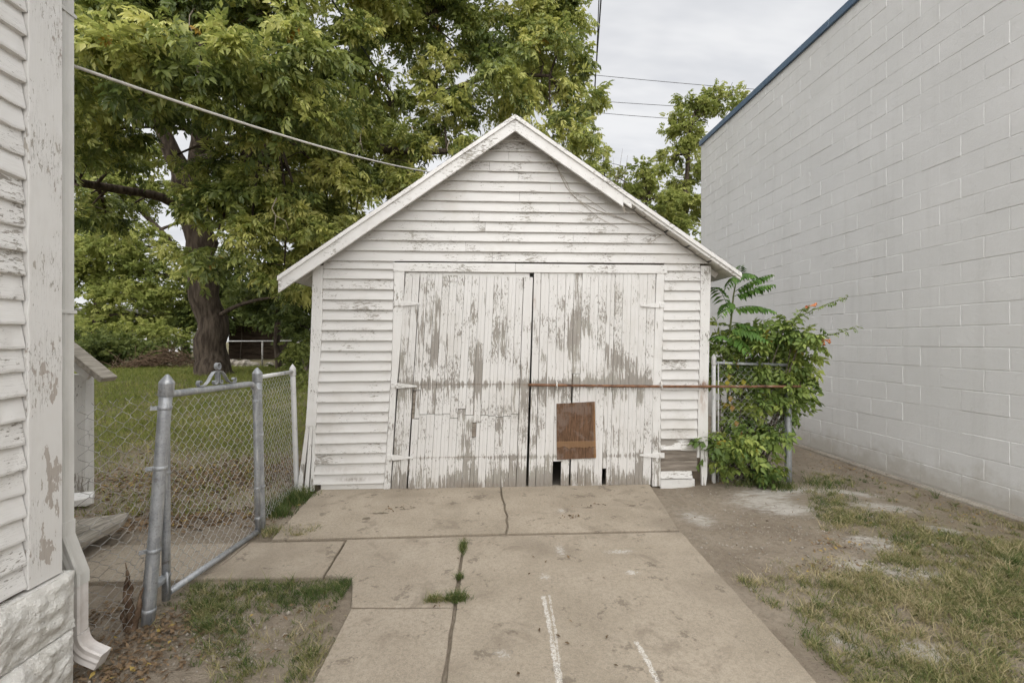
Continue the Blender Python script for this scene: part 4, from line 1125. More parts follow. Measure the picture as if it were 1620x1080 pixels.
# scroll ornament
ud = (B1 - A1).normalized(); om = A1.lerp(B1, .50) + Vector((0, 0, .021))
def scroll(pts, name='scroll'):
    P = [om + ud * a + Vector((0, 0, b)) for a, b in pts]; m = MB(); secs = []
    for k in range(len(P)):
        t = (P[min(k+1, len(P)-1)] - P[max(k-1, 0)]).normalized(); s = t.cross(Vector((1, 0, 0))).normalized(); wv = Vector((1, 0, 0)) * .011
        secs.append([P[k] - wv - s*.0022, P[k] + wv - s*.0022, P[k] + wv + s*.0022, P[k] - wv + s*.0022])
    m.sweep(secs); m.build(name, M['galv'], gate)
def spiral(cx, cz, r0, r1, a0, a1, n=18): return [(cx + (r0 + (r1-r0)*t) * math.cos(a0 + (a1-a0)*t), cz + (r0 + (r1-r0)*t) * math.sin(a0 + (a1-a0)*t)) for t in np.linspace(0, 1, n)]
for s in (-1, 1):
    top = [(s * .006, .105)] ; 
    leg = [(s * .012, .090), (s * .045, .085), (s * .075, .06), (s * .10, .03), (s * .13, .010), (s * .165, .003)] + [(s * a, b) for a, b in spiral(.185, .024, .024, .008, -2.2, 3.2)]
    scroll(leg)
    scroll([(s * .005, .088), (s * .012, .06), (s * .010, .03)] + [(s * a, b) for a, b in spiral(.032, .022, .022, .007, 2.9, 7.6)])
scroll(spiral(0, .122, .022, .020, -1.57, 4.6), 'scroll_ring')
for t in (.10, .30, .88): band(gate, B0, B1, .0205, t, .022, 'hinge_band', ear=(.2, 1, 0))
for t in (.12, .62): band(gate, A0, A1, .0205, t, .02, 'latch_band', ear=(-.3, -1, 0))
m = MB(); lk = A0.lerp(A1, .115); m.box(lk.x - .05, lk.x + .03, lk.y - .10, lk.y - .02, lk.z - .012, lk.z + .012, .003); m.tube([lk + Vector((.045, -.06, .05)), lk + Vector((.045, -.05, -.06)), lk + Vector((.02, -.03, -.08))], .006, 6); m.build('latch', M['galv'], gate)
# far section up to the garage
F0, F1 = at(414, 842, 3.56), at(407, 590, 3.56); F0.z = -.05
E0, E1 = at(470, 772, 4.42), at(463, 583, 4.42); E0.z = -.05
f2 = empty('chain_link_fence', (F0.x, (F0.y + E0.y) / 2, 0), 'chain-link fence panel between the gate post and the garage corner', 'fence', 'chain-link fence sections')
post(f2, F0, F1, .030); post(f2, E0, E1, .024, mat=M['postpaint'])
for t in (.62, .90, .30): band(f2, F0, F1, .030, t, .02, ear=(0, 1, 0))
m = MB(); m.tube([F1 + Vector((0, .03, -.035)), E1 + Vector((0, -.02, -.03))], .0175, 10); m.build('top_rail', M['postpaint'], f2)
chain(F0 + Vector((0, .035, .10)), E0 + Vector((0, -.025, .10)), F1 + Vector((0, .035, -.06)), E1 + Vector((0, -.025, -.05)), 'chain_link_mesh', M['wire'], f2, barb=False)
# right section under the vine
g0, g1 = onY(1129, 770, FY + .06), onY(1129, 574, FY + .06); g2, g3 = onY(1247, 772, FY + .06), onY(1247, 597, FY + .06)
g0.z = g2.z = -.05
f3 = empty('chain_link_fence', ((g0.x + g2.x) / 2, g0.y, 0), 'overgrown chain-link fence panel between garage and block wall', 'fence', 'chain-link fence sections')
post(f3, g0, g1 + Vector((0, 0, .05)), .021, mat=M['postpaint']); post(f3, g2, g3, .034)
m = MB(); m.tube([g1 + Vector((.02, 0, .0)), g3 + Vector((-.02, 0, .13))], .0175, 10); m.build('top_rail', M['galv'], f3)
m = MB(); m.tube([g0 + Vector((.045, -.01, .08)), g1 + Vector((.045, -.01, .0))], .007, 6); m.build('tension_bar', M['wire'], f3)
chain(g0 + Vector((.04, 0, .08)), g2 + Vector((-.035, 0, .08)), g1 + Vector((.04, 0, -.02)), g3 + Vector((-.035, 0, .10)), 'chain_link_mesh', M['wire'], f3, barb=False)
# weathered stump against the near post
sb = at(205, 985, 2.33); sb.z = 0
m = MB(); r_ = random.Random(2)
def shard(o, tip, r):
    P = [sb + Vector(o), sb + Vector(o).lerp(Vector(tip), .35) + Vector((r_.uniform(-.012, .012), 0, 0)), sb + Vector(o).lerp(Vector(tip), .7) + Vector((r_.uniform(-.012, .012), 0, 0)), sb + Vector(tip)]
    Q = [P[i].lerp(P[i+1], t) + Vector((r_.uniform(-.004, .004), r_.uniform(-.004, .004), 0)) for i in range(3) for t in (0, .5)] + [P[3]]
    m.tube(Q, [r * k * r_.uniform(.85, 1.15) for k in (1, .95, .9, .8, .7, .55, .25)], 8)
shard((0, 0, -.06), (-.006, 0, .17), .026); shard((-.006, .004, .08), (-.016, .005, .30), .014); shard((.004, -.004, .10), (.000, -.004, .25), .011)
shard((.012, 0, -.03), (.06, -.01, .16), .020); shard((.03, 0, .06), (.078, -.012, .215), .011); shard((-.018, 0, -.04), (-.026, 0, .10), .016); shard((-.012, .01, .12), (-.028, .01, .335), .007)
tag(m.build('dead_stump', M['brush']), 'small splintered dead stump at the foot of the leaning fence post', 'stump')

# ------------------------------------------------------------------ cables
def cable(name, a, b, r, sag, mat, label, group=None, n=24):
    a, b = Vector(a), Vector(b); m = MB()
    m.tube([a.lerp(b, t) - Vector((0, 0, sag * 4 * t * (1 - t))) for t in np.linspace(0, 1, n)], r, 6)
    tag(m.build(name, mat), label, 'cable', group)
cable('service_cable', at(112, 103, 2.04), onY(684, 273, 5.6), .0075, .06, M['cable'], 'pale cable slung from the house corner to the garage roof')
cable('power_line', at(955, -60, 11), at(931, 270, 24), .020, .1, M['blackcable'], 'thick dark overhead line dropping steeply behind the garage ridge', 'overhead power lines')
cable('power_line', at(950, -60, 11.3), at(936, 270, 26), .014, .1, M['blackcable'], 'thin dark overhead line beside the thick steep one', 'overhead power lines')
cable('power_line', at(930, 118, 34), at(1240, 145, 34), .018, .05, M['blackcable'], 'topmost of the thin level wires crossing the open sky', 'overhead power lines')
cable('power_line', at(920, 158, 34), at(1150, 172, 34), .018, .05, M['blackcable'], 'middle of the thin level wires crossing the open sky', 'overhead power lines')
cable('power_line', at(920, 176, 34), at(1100, 190, 34), .018, .05, M['blackcable'], 'lowest of the three level wires in the open sky', 'overhead power lines')
cable('power_line', at(935, 250, 30), at(1100, 285, 30), .016, .1, M['blackcable'], 'thin wire just above the right slope of the garage roof', 'overhead power lines')
cable('power_line', at(500, -40, 9), at(650, 190, 12), .018, .05, M['blackcable'], 'dark cable slanting down through the big tree', 'overhead power lines')

# ------------------------------------------------------------------ leaves and trees
def rotmats(yaw, pitch, roll):
    cy, sy, cp, sp, cr, sr = np.cos(yaw), np.sin(yaw), np.cos(pitch), np.sin(pitch), np.cos(roll), np.sin(roll)
    Rm = np.empty((len(yaw), 3, 3))
    Rm[:, 0, 0] = cy * cp; Rm[:, 0, 1] = cy * sp * sr - sy * cr; Rm[:, 0, 2] = cy * sp * cr + sy * sr
    Rm[:, 1, 0] = sy * cp; Rm[:, 1, 1] = sy * sp * sr + cy * cr; Rm[:, 1, 2] = sy * sp * cr - cy * sr
    Rm[:, 2, 0] = -sp; Rm[:, 2, 1] = cp * sr; Rm[:, 2, 2] = cp * cr
    return Rm
def leaflet(base, dirv, up, L, W, fold=.25, curl=.12):
    d = np.array(dirv, float); d /= np.linalg.norm(d); u = np.array(up, float); s = np.cross(u, d); s /= np.linalg.norm(s); u = np.cross(d, s)
    b = np.array(base, float)
    return [b, b + d * L * .42 + s * W / 2 + u * W * fold, b + d * L - u * L * curl, b + d * L * .42 - s * W / 2 + u * W * fold]
def compound(n_pairs, L, lf, wf, droop=.35, ang=55, jit=.12, seed=0, terminal=True):
    rg = np.random.default_rng(seed); V = []
    for k in range(n_pairs):
        t = .22 + .78 * (k + .5) / (n_pairs + .4)
        b = np.array([L * t, 0, -droop * L * t * t])
        for s in (-1, 1):
            a = math.radians(ang + rg.uniform(-12, 12))
            d = (math.cos(a), s * math.sin(a), -.35 - .4 * t + rg.uniform(-.25, .25))
            sc = (.75 + .5 * math.sin(math.pi * t)) * rg.uniform(1 - jit, 1 + jit)
            V += leaflet(b, d, (rg.uniform(-.2, .2), rg.uniform(-.2, .2), 1), lf * sc, wf * sc)
    if terminal: V += leaflet((L, 0, -droop * L), (1, rg.uniform(-.2, .2), -.9), (0.2, 0, 1), lf, wf)
    return np.array(V)
def foliage(name, mat, parent, pos, yaw, pitch, roll, scale, rnd, templates):
    """one mesh of many compound leaves; each leaflet two triangles folded along its midrib"""
    Vs, Fs, As = [], [], []; base = 0
    tid = RNG.integers(0, len(templates), len(pos))
    Rm = rotmats(yaw, pitch, roll)
    for k, T in enumerate(templates):
        s = tid == k
        if not s.any(): continue
        P = np.einsum('nij,vj->nvi', Rm[s], T) * scale[s][:, None, None] + pos[s][:, None, :]
        n, nv = P.shape[0], P.shape[1]; nl = nv // 4
        idx = (np.arange(n * nl) * 4)[:, None] + base
        Fs.append(np.concatenate([idx + np.array([[0, 1, 2]]), idx + np.array([[0, 2, 3]])]))
        Vs.append(P.reshape(-1, 3)); base += n * nv
        a = np.repeat(rnd[s], nv) + np.repeat(np.where(np.repeat(rnd[s], nl) > .965, 0, RNG.normal(0, .12, n * nl)), 4); As.append(np.where(np.repeat(rnd[s], nv) > .965, np.clip(a, .966, 1), np.clip(a, 0, .90)))
    o = np_mesh(name, np.concatenate(Vs), np.concatenate(Fs), mat, parent, {'rnd': np.concatenate(As)})
    return tag(o, kind='stuff')
def sprays(lobes, dens, sub=(.28, .5), droop=.0, tone=0.0):
    """scatter leaf positions in clumps over the shells of ellipsoid lobes"""
    Pp, Yw, Pt, Rd = [], [], [], []
    for (c, r) in lobes:
        r3 = np.array(r if hasattr(r, '__len__') else (r, r, r * .8)); rm = r3.mean()
        nc = max(5, int(20 * rm ** 1.5))
        for _ in range(nc):
            d = RNG.normal(size=3); d /= np.linalg.norm(d)
            if d[2] < -.5 and RNG.random() < .6: d[2] *= -1
            cc = np.array(c) + d * r3 * RNG.uniform(.5, 1.02)
            sr = RNG.uniform(*sub) * (.6 + .5 * rm)
            n = int(dens * rm * rm / nc * RNG.uniform(.5, 1.5)); 
            if n < 2: continue
            q = RNG.normal(size=(n, 3)) * np.array([.55, .55, .38]) * sr
            q[:, 2] -= (q[:, 0]**2 + q[:, 1]**2) * .5
            p = cc + q
            out = q[:, :2] * 1.2 + d[:2] * sr * .9
            Pp.append(p); Yw.append(np.arctan2(out[:, 1], out[:, 0]) + RNG.normal(0, .6, n))
            Pt.append(RNG.normal(.10 + droop, .55, n))
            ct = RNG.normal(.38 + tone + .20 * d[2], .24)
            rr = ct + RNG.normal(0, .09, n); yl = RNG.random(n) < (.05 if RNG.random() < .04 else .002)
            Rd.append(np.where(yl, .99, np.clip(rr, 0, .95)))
    Pp = np.concatenate(Pp); n = len(Pp)
    return Pp, np.concatenate(Yw), np.concatenate(Pt), RNG.normal(0, .7, n), RNG.uniform(.6, 1.25, n), np.concatenate(Rd)
def limb(m, pts, n=9):
    P = [at(a, b, c) for a, b, c, r in pts]; Rr = [r for *_, r in pts]
    Q, rs = [], []
    for i in range(len(P) - 1):
        for t in np.linspace(0, 1, 5)[:-1]:
            p0, p1, p2, p3 = P[max(i-1, 0)], P[i], P[i+1], P[min(i+2, len(P)-1)]
            q = .5 * ((2*p1) + (p2-p0)*t + (2*p0-5*p1+4*p2-p3)*t*t + (3*p1-p0-3*p2+p3)*t**3)
            k = Rr[i] + (Rr[i+1] - Rr[i]) * t
            q = q + Vector((mnoise.noise(q * 1.3), mnoise.noise(q * 1.3 + Vector((5, 0, 0))), 0)) * k * .5
            Q.append(q); rs.append(k * (1 + .12 * mnoise.noise(q * 3)))
    Q.append(P[-1]); rs.append(Rr[-1]); m.tube(Q, rs, n)
    return list(zip(Q, rs))
def twigs(m, nodes, targets, rr, r0=.035):
    nodes = [(p, r) for p, r in nodes]
    for T in targets:
        T = Vector(T); p, r = min(nodes, key=lambda a: (a[0] - T).length + (0 if a[0].z < T.z + .5 else 1.0))
        L = (T - p).length; mid = p.lerp(T, .5) + Vector((rr.uniform(-.1, .1), rr.uniform(-.1, .1), .12)) * L
        Q = [p.lerp(mid, t).lerp(mid.lerp(T, t), t) for t in np.linspace(0, 1, 9)]
        k = min(r * .7, r0 * (.6 + .4 * L)); m.tube(Q, [k * (1 - .8 * t) + .006 for t in np.linspace(0, 1, 9)], 6)
        for _ in range(4):
            a = Q[rr.randint(3, 8)]; dv = Vector((rr.uniform(-1, 1), rr.uniform(-1, 1), rr.uniform(-.6, .6))).normalized() * rr.uniform(.3, .8)
            m.tube([a, a + dv * .5 + Vector((0, 0, .05)), a + dv], [.012, .009, .004], 5)

pecan_T = [compound(3, .27, .125, .054, droop=.3, jit=.4, ang=50, seed=s) for s in range(7)]
tb = at(338, 594, 14.0)
tree = empty('pecan_tree', (tb.x, tb.y, tb.z), 'huge spreading pecan tree with a thick dark trunk behind the garage', 'tree')
m = MB()
nodes = limb(m, [(338, 606, 14, .62), (338, 590, 14, .50), (334, 540, 14, .44), (329, 470, 14, .41), (318, 400, 14, .40), (305, 335, 13.8, .41), (292, 290, 13.6, .33), (276, 250, 13.3, .25), (257, 207, 13, .18)], 12)
m.build('trunk', M['bark'], tree)
m = MB(); nodes += limb(m, [(276, 250, 13.3, .22), (257, 207, 13, .19), (225, 175, 12.6, .16), (175, 168, 12.2, .11), (110, 190, 11.6, .07)]); m.build('limb', M['bark'], tree)
m = MB(); nodes += limb(m, [(305, 345, 13.75, .30), (306, 300, 13.7, .28), (312, 255, 13.4, .27), (322, 190, 13, .23), (325, 110, 12.4, .20), (330, 30, 11.8, .17), (340, -60, 11, .13)]); m.build('limb', M['bark'], tree)
m = MB(); nodes += limb(m, [(255, 205, 13, .17), (232, 150, 12.8, .14), (190, 80, 12, .12), (150, 0, 11, .10), (110, -60, 10, .08)]); m.build('limb', M['bark'], tree)
m = MB(); nodes += limb(m, [(296, 335, 13.7, .17), (255, 312, 13, .13), (190, 300, 12, .11), (120, 288, 11, .09)]); m.build('limb', M['bark'], tree)
m = MB(); nodes += limb(m, [(310, 330, 13.7, .28), (380, 275, 13, .22), (450, 225, 12.4, .18), (520, 208, 12, .15), (590, 232, 11.8, .12), (650, 240, 11.6, .10), (720, 238, 11.6, .06)]); m.build('limb', M['bark'], tree)
m = MB(); nodes += limb(m, [(380, 275, 13, .20), (440, 170, 12.4, .17), (520, 110, 12, .14), (610, 60, 12, .11), (690, 20, 12, .08), (780, -20, 12.2, .05)]); m.build('limb', M['bark'], tree)
m = MB(); nodes += limb(m, [(520, 208, 12, .11), (600, 170, 12, .10), (690, 150, 12, .08), (780, 120, 12, .06), (870, 120, 12, .04)]); m.build('limb', M['bark'], tree)
m = MB(); nodes += limb(m, [(325, 110, 12.4, .13), (380, 90, 11, .11), (440, 60, 10, .08), (480, 40, 9, .05)]); m.build('limb', M['bark'], tree)
m = MB(); nodes += limb(m, [(322, 190, 13, .12), (290, 140, 11, .10), (250, 110, 9.5, .07), (210, 90, 8.5, .04)]); m.build('limb', M['bark'], tree)
m = MB(); nodes += limb(m, [(312, 255, 13.4, .13), (360, 235, 12, .11), (400, 220, 10.8, .08), (440, 200, 9.6, .05)]); m.build('limb', M['bark'], tree)
LB = [  # px, py, depth, radius
 (150,55,8.3,.85),(225,105,7.8,.75),(320,100,7.8,.75),(410,110,8.0,.75),(480,95,8.6,.75),(180,10,9,.9),(300,20,9,.9),(420,20,9,1.),(140,150,8.6,.55),(360,165,8.4,.5),
 (455,165,8.4,.55),(505,180,8.8,.45),(245,170,8.6,.35),(400,205,8.8,.35),
 (345,340,10.4,.75),(420,300,10.2,.85),(480,350,10.4,.85),(400,385,10,.6),(330,415,10.2,.45),(290,405,10.6,.35),(450,420,10.4,.5),(530,300,11,.85),(545,235,11.2,.8),(520,410,12,.8),(560,360,12,.8),(470,240,11,.8),(380,250,10.8,.6),(345,270,10.8,.35),(470,470,12.5,.5),
 (150,245,10.8,.45),(140,310,12,.45),(200,330,13,.3),(135,205,9.6,.55),(180,205,9.6,.4),(165,130,9.4,.6),(225,140,9.4,.45),(120,250,9.8,.4),(200,250,11,.35),(130,340,12,.5),(170,350,13,.4),(270,250,10.6,.25),(300,165,9.6,.5),
 (655,70,12.2,.7),(690,115,12,.55),(635,10,12,.7),(725,75,12.4,.6),(545,70,10.5,.9),(590,20,11,.7),(600,140,11.5,.65),(700,20,12,.7),(790,40,12,1.0),(700,185,11.8,.8),(780,150,11.6,.95),(860,100,12,1.05),(875,215,12,.85),(910,160,12,.6),(760,245,11.2,.75),(650,230,11.6,.75),(900,280,12.2,.65),(930,230,12.3,.35),(590,285,11.8,.75),(830,265,11.5,.6),(860,10,12.5,.9),(905,45,12.2,.55),(640,300,11.4,.5),(560,165,11.2,.5),
 (300,-75,9,1.2),(500,-70,10,1.2),(690,-75,11,1.2),(150,-75,9,1.1),(840,-70,12,1.0),(400,-170,11,1.6),(620,-170,12,1.6),(220,-190,11,1.6),
]
lobes = [(np.array(at(a, b, c)), r) for a, b, c, r in LB]
LBK = [(420,150,15.5,1.6),(520,230,15.5,1.5),(600,200,15.5,1.0),(250,40,15,1.5),(440,330,15.5,1.2),(820,120,15,1.1),(520,350,15.5,1.1),(360,60,15.5,1.7),(160,110,14.5,.9)]
m = MB(); twigs(m, nodes, [l[0] for l in lobes], random.Random(4))
tag(m.build('branches', M['bark'], tree), kind='stuff')
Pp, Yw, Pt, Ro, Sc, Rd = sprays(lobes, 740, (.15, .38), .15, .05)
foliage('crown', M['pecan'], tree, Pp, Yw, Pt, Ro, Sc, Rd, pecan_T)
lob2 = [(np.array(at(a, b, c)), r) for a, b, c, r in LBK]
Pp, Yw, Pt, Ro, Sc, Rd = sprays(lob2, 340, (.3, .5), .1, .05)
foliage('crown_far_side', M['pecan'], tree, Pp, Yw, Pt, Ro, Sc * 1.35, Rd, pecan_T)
m = MB(); rr = random.Random(12)         # bare dead twigs in the crown
for px, py, zc in ((300, 25, 8.4), (330, 320, 9.9), (570, 215, 10.8), (707, 235, 10.9), (745, 225, 10.9), (430, 330, 9.4), (565, 235, 10.8), (220, 160, 8.2)):
    a = at(px, py, zc); q = a + Vector((rr.uniform(-.1, .1), 0, -.15)); e = q + Vector((rr.uniform(-.25, .25), rr.uniform(-.1, .1), -.3))
    m = MB(); m.tube([a + Vector((.05, .1, .25)), a, q, e], [.012, .010, .008, .004], 5); m.tube([q, q + Vector((rr.uniform(-.2, .2), 0, -.1)), q + Vector((rr.uniform(-.3, .3), 0, -.32))], [.007, .006, .003], 5); m.build('dead_twig', M['deadtwig'], tree)

small_T = [compound(3, .26, .13, .075, droop=.25, ang=60, seed=20 + s) for s in range(4)]
def far_tree(name, label, base, trunk_pts, lb, mat, dens, scale=1.0, tone=0.0, group=None, sub=(.3, .55), r0=.05):
    b = at(*base); b.z = float(gh(b.x, b.y))
    t = empty(name, b, label, 'tree', group)
    m = MB(); nd = limb(m, [(base[0], base[1] + 6, base[2], trunk_pts[0][3] * 1.2)] + trunk_pts, 8); 
    lo = [(np.array(at(a, b2, c)), r) for a, b2, c, r in lb]
    m.build('trunk', M['bark'], t); m = MB(); twigs(m, nd, [l[0] for l in lo], random.Random(len(lb)), r0); tag(m.build('branches', M['bark'], t), kind='stuff')
    p, yw, pt, ro, sc, rd = sprays(lo, dens, sub, 0, tone)
    foliage('crown', mat, t, p, yw, pt, ro, sc * scale, np.minimum(rd, .94), small_T)
    return t
far_tree('yard_tree', 'pale green tree seen under the pecan limb beside the house', (150, 574, 24), [(150, 560, 24, .22), (155, 480, 24, .18), (165, 400, 24, .14), (180, 330, 24, .08)],
         [(140, 360, 24, 1.2), (185, 400, 23, 1.3), (230, 430, 24, 1.1), (140, 440, 23, 1.2), (200, 470, 23, 1.2), (255, 470, 24, .9), (170, 290, 24, 1.), (230, 370, 25, .7), (290, 440, 24, .7), (130, 260, 24, 1.1), (265, 400, 25, .3), (150, 500, 24, 1.0), (210, 505, 25, 1.0), (265, 505, 25, .8), (120, 400, 23, 1.0), (195, 245, 25, 1.0), (240, 240, 26, .9), (160, 210, 25, 1.0), (255, 290, 26, .6), (205, 290, 25, .8)],
         M['fartree'], 400, 1.3, 0.08, 'trees beyond the back lawn')
far_tree('yard_tree', 'dark slender tree at the lawn edge just left of the garage', (440, 578, 17), [(440, 565, 17, .12), (438, 520, 17, .11), (444, 470, 17, .09), (455, 400, 17, .06)],
         [(480, 470, 15.5, .7), (490, 520, 15.5, .5), (430, 470, 17, .8), (480, 420, 16.5, .9), (540, 440, 17, .8), (485, 560, 15, .35), (400, 470, 18, .7)],
         M['darktree'], 620, 1.1, -.1, 'trees beyond the back lawn')
far_tree('yard_tree', 'dark leaning-limbed tree with sky showing through its crown', (292, 574, 26), [(292, 560, 26, .22), (300, 500, 26, .22), (296, 430, 26, .2), (262, 375, 26, .17), (225, 335, 26, .13), (200, 300, 26, .08)],
         [(330, 470, 27, 1.2), (380, 460, 27, 1.3), (300, 350, 27, .5), (420, 480, 28, 1.2), (215, 320, 26, .7), (360, 420, 27, 1.3), (275, 490, 27, .7)], M['darktree'], 340, 1.4, 0.15, 'trees beyond the back lawn', r0=.08)
far_tree('yard_tree', 'light green tall tree rising against the end of the block building', (1085, 560, 17), [(1085, 500, 17, .16), (1082, 400, 17, .13), (1085, 300, 17, .10), (1092, 200, 17, .06)],
         [(1085, 330, 17, .75), (1060, 360, 16.5, .6), (1095, 270, 17, .6), (1085, 210, 17, .6), (1110, 180, 17.5, .5), (1070, 190, 17, .35), (1130, 150, 17.5, .4), (1105, 165, 17, .28), (1160, 150, 18, .3), (1100, 390, 16.5, .6), (1130, 250, 18, .8), (1062, 250, 17, .35), (1075, 290, 17, .5), (1078, 240, 17, .5), (1098, 320, 17, .55), (1062, 330, 16.8, .5), (1090, 160, 17, .3), (1055, 205, 17, .2), (1145, 165, 17.6, .4)],
         M['fartree'], 820, .8, .06, 'trees behind the garage', (.2, .4))
far_tree('yard_tree', 'bright low young tree peeping over the right roof slope', (1025, 560, 16), [(1025, 500, 16, .09), (1025, 400, 16, .07), (1022, 320, 16, .05)],
         [(1020, 290, 16, .5), (1040, 270, 16, .32), (1000, 310, 16, .45), (1030, 330, 15.5, .5), (985, 295, 16, .28), (1045, 310, 16, .45), (1060, 350, 16, .5), (1015, 265, 16, .3), (975, 280, 16, .25)], M['fartree'], 820, .8, .12, 'trees behind the garage', (.2, .36))
far_tree('yard_tree', 'scrappy sapling with bare twigs beside the steep power line', (965, 560, 15), [(965, 500, 15, .06), (962, 400, 15, .05), (958, 300, 15, .035)],
         [(952, 265, 15, .28), (948, 300, 15, .25), (965, 290, 15, .2), (955, 240, 15, .14)], M['fartree'], 700, .75, .1, 'trees behind the garage', (.15, .3))
m = MB(); rr = random.Random(8)
for px, py in ((985, 235), (993, 245), (978, 262), (970, 250), (990, 262)):
    a = at(962 + rr.uniform(0, 15), 325, 15); b = at(px, py, 15); m.tube([a, a.lerp(b, .5) + Vector((.06, 0, 0)), b], [.014, .01, .003], 5)
tag(m.build('dead_branch', M['twig']), 'bare dead branch standing above the right roof slope', 'branch')

# hedge and vines on the back fence, brush, rubble, shed
def hedge(label, lb, mat, dens, scale, tone, name='hedge'):
    b = at(*lb[0][:3]); b.z = float(gh(b.x, b.y)); t = empty(name, b, label, 'hedge', 'hedges along the back of the lawn')
    lo = [(np.array(at(a, c, d)), r) for a, c, d, r in lb]
    p, yw, pt, ro, sc, rd = sprays(lo, dens, (.3, .6), 0, tone)
    foliage('leaves', mat, t, p, yw, pt, ro, sc * scale, np.minimum(rd, .94), small_T)
    m = MB()
    for a, c, d, r in lb:
        q = at(a, c, d); g_ = float(gh(q.x, q.y)); m.tube([(q.x, q.y, g_ - .1), (q.x + .1, q.y, (q.z + g_) / 2), tuple(q)], [.04, .03, .015], 5)
    m.build('stems', M['twig'], t)
hedge('low dark overgrown hedge along the back of the lawn', [(140, 558, 17.5, .65), (170, 560, 18, .6), (205, 556, 18.5, .6), (235, 555, 18.5, .55), (120, 550, 17, .8), (262, 548, 19, .5), (185, 545, 19, .6), (150, 538, 19, .6)], M['darktree'], 600, 1.0, .02)
hedge('bright vine hanging over the back fence rail', [(150, 525, 21, .5), (180, 524, 21.5, .5), (210, 522, 21.5, .5), (240, 520, 22, .5), (268, 524, 22, .45), (285, 532, 22, .35)], M['fartree'], 520, 1.1, .1)
hedge('dark foliage screen behind the shed and rear fence', [(330, 500, 25, 1.2), (380, 490, 27, 1.4), (440, 500, 26, 1.3), (480, 520, 22, .9), (490, 560, 18, .6), (500, 480, 22, 1.2), (120, 520, 28, 1.0)], M['darktree'], 380, 1.35, -.1)
hedge('low shrub at the rear corner of the garage', [(478, 565, 12, .32), (486, 590, 11, .25), (482, 545, 12.5, .35)], M['darktree'], 900, .7, .05)
rf = empty('rear_fence', at(415, 575, 20), 'low wire fence with a pale top rail across the back', 'fence')
a, b = at(120, 541, 20.5), at(475, 539, 19.5); m = MB(); m.tube([a, b], .028, 6); m.build('top_rail', M['wire'], rf)
for px in (250, 325, 415, 470):
    q = at(px, 541, 20); m = MB(); m.tube([(q.x, q.y, .3), (q.x, q.y, q.z + .03)], .04, 6); m.build('post', M['wire_old'], rf)
sh = at(372, 540, 27); gz = float(gh(sh.x, sh.y))
shed = empty('shed', (sh.x, sh.y, gz), 'dark low wooden shed behind the trunk of the big tree', 'shed')
x0, x1 = at(362, 540, 27).x, at(442, 540, 27).x; zt_ = at(400, 506, 27).z
for k in range(8):
    z0 = gz + (zt_ - gz) * k / 8; z1 = gz + (zt_ - gz) * (k + 1) / 8 - .02; m = MB(); m.box(x0, x1, sh.y - .02 * (k % 2), sh.y + .05, z0, z1, .008); m.build('board', M['shed'], shed)
m = MB(); m.box(x0 - .2, x1 + .2, sh.y - .4, sh.y + 2.5, zt_ + .01, zt_ + .09, .01); m.build('roof', M['rawwood'], shed)
m = MB(); m.box(x0, x1, sh.y + .06, sh.y + 2.2, gz, zt_ - .01); m.build('walls', M['shed'], shed)
fw = at(200, 520, 46); fz = float(gh(fw.x, fw.y))
far = empty('far_house', (fw.x, fw.y, fz), 'pale house just showing through the leaves beyond the hedge', 'house')
m = MB(); m.box(fw.x - 8, fw.x + 6, fw.y, fw.y + 6, fz, fz + 3.0, .02); m.build('wall', M['farwall'], far)
m = MB(); m.hexa([Vector(p) for p in [(fw.x-8.4, fw.y-.4, fz+3.01), (fw.x+6.4, fw.y-.4, fz+3.01), (fw.x+6.4, fw.y+6.4, fz+3.01), (fw.x-8.4, fw.y+6.4, fz+3.01), (fw.x-8.4, fw.y+2.8, fz+4.6), (fw.x+6.4, fw.y+2.8, fz+4.6), (fw.x+6.4, fw.y+3.2, fz+4.6), (fw.x-8.4, fw.y+3.2, fz+4.6)]], .02); m.build('roof', M['shingle'], far)
for k in range(3):
    m = MB(); m.box(fw.x - 6 + k * 4, fw.x - 5 + k * 4, fw.y - .03, fw.y - .005, fz + 1, fz + 2.2, .01); m.build('window', M['blackcable'], far)
bp = at(255, 578, 17.5); bz = float(gh(bp.x, bp.y))
m = MB(); rr = random.Random(21)
for k in range(260):
    c = Vector((bp.x + rr.gauss(0, .75), bp.y + rr.gauss(0, .5), bz)); hgt = max(.1, .75 - .5 * abs(c.x - bp.x - .3)) * rr.uniform(.2, 1.0)
    d = Vector((rr.uniform(-1, 1), rr.uniform(-.6, .6), rr.uniform(-.25, .5))).normalized() * rr.uniform(.4, 1.1)
    s0 = c + Vector((0, 0, hgt)) - d * .5; s0.z = max(s0.z, bz)
    e = s0 + d; e.z = max(e.z, bz)
    m.tube([s0, s0.lerp(e, .5) + Vector((0, 0, rr.uniform(-.06, .1))), e], [.014, .010, .004], 4)
tag(m.build('brush_pile', M['brush']), 'tangled heap of brown dead branches beside the big trunk', 'brush pile', kind='stuff')
rr = random.Random(31)
pos_lab = ['leftmost', 'second from left', 'third from left', 'fourth from left', 'fifth from left', 'rightmost']
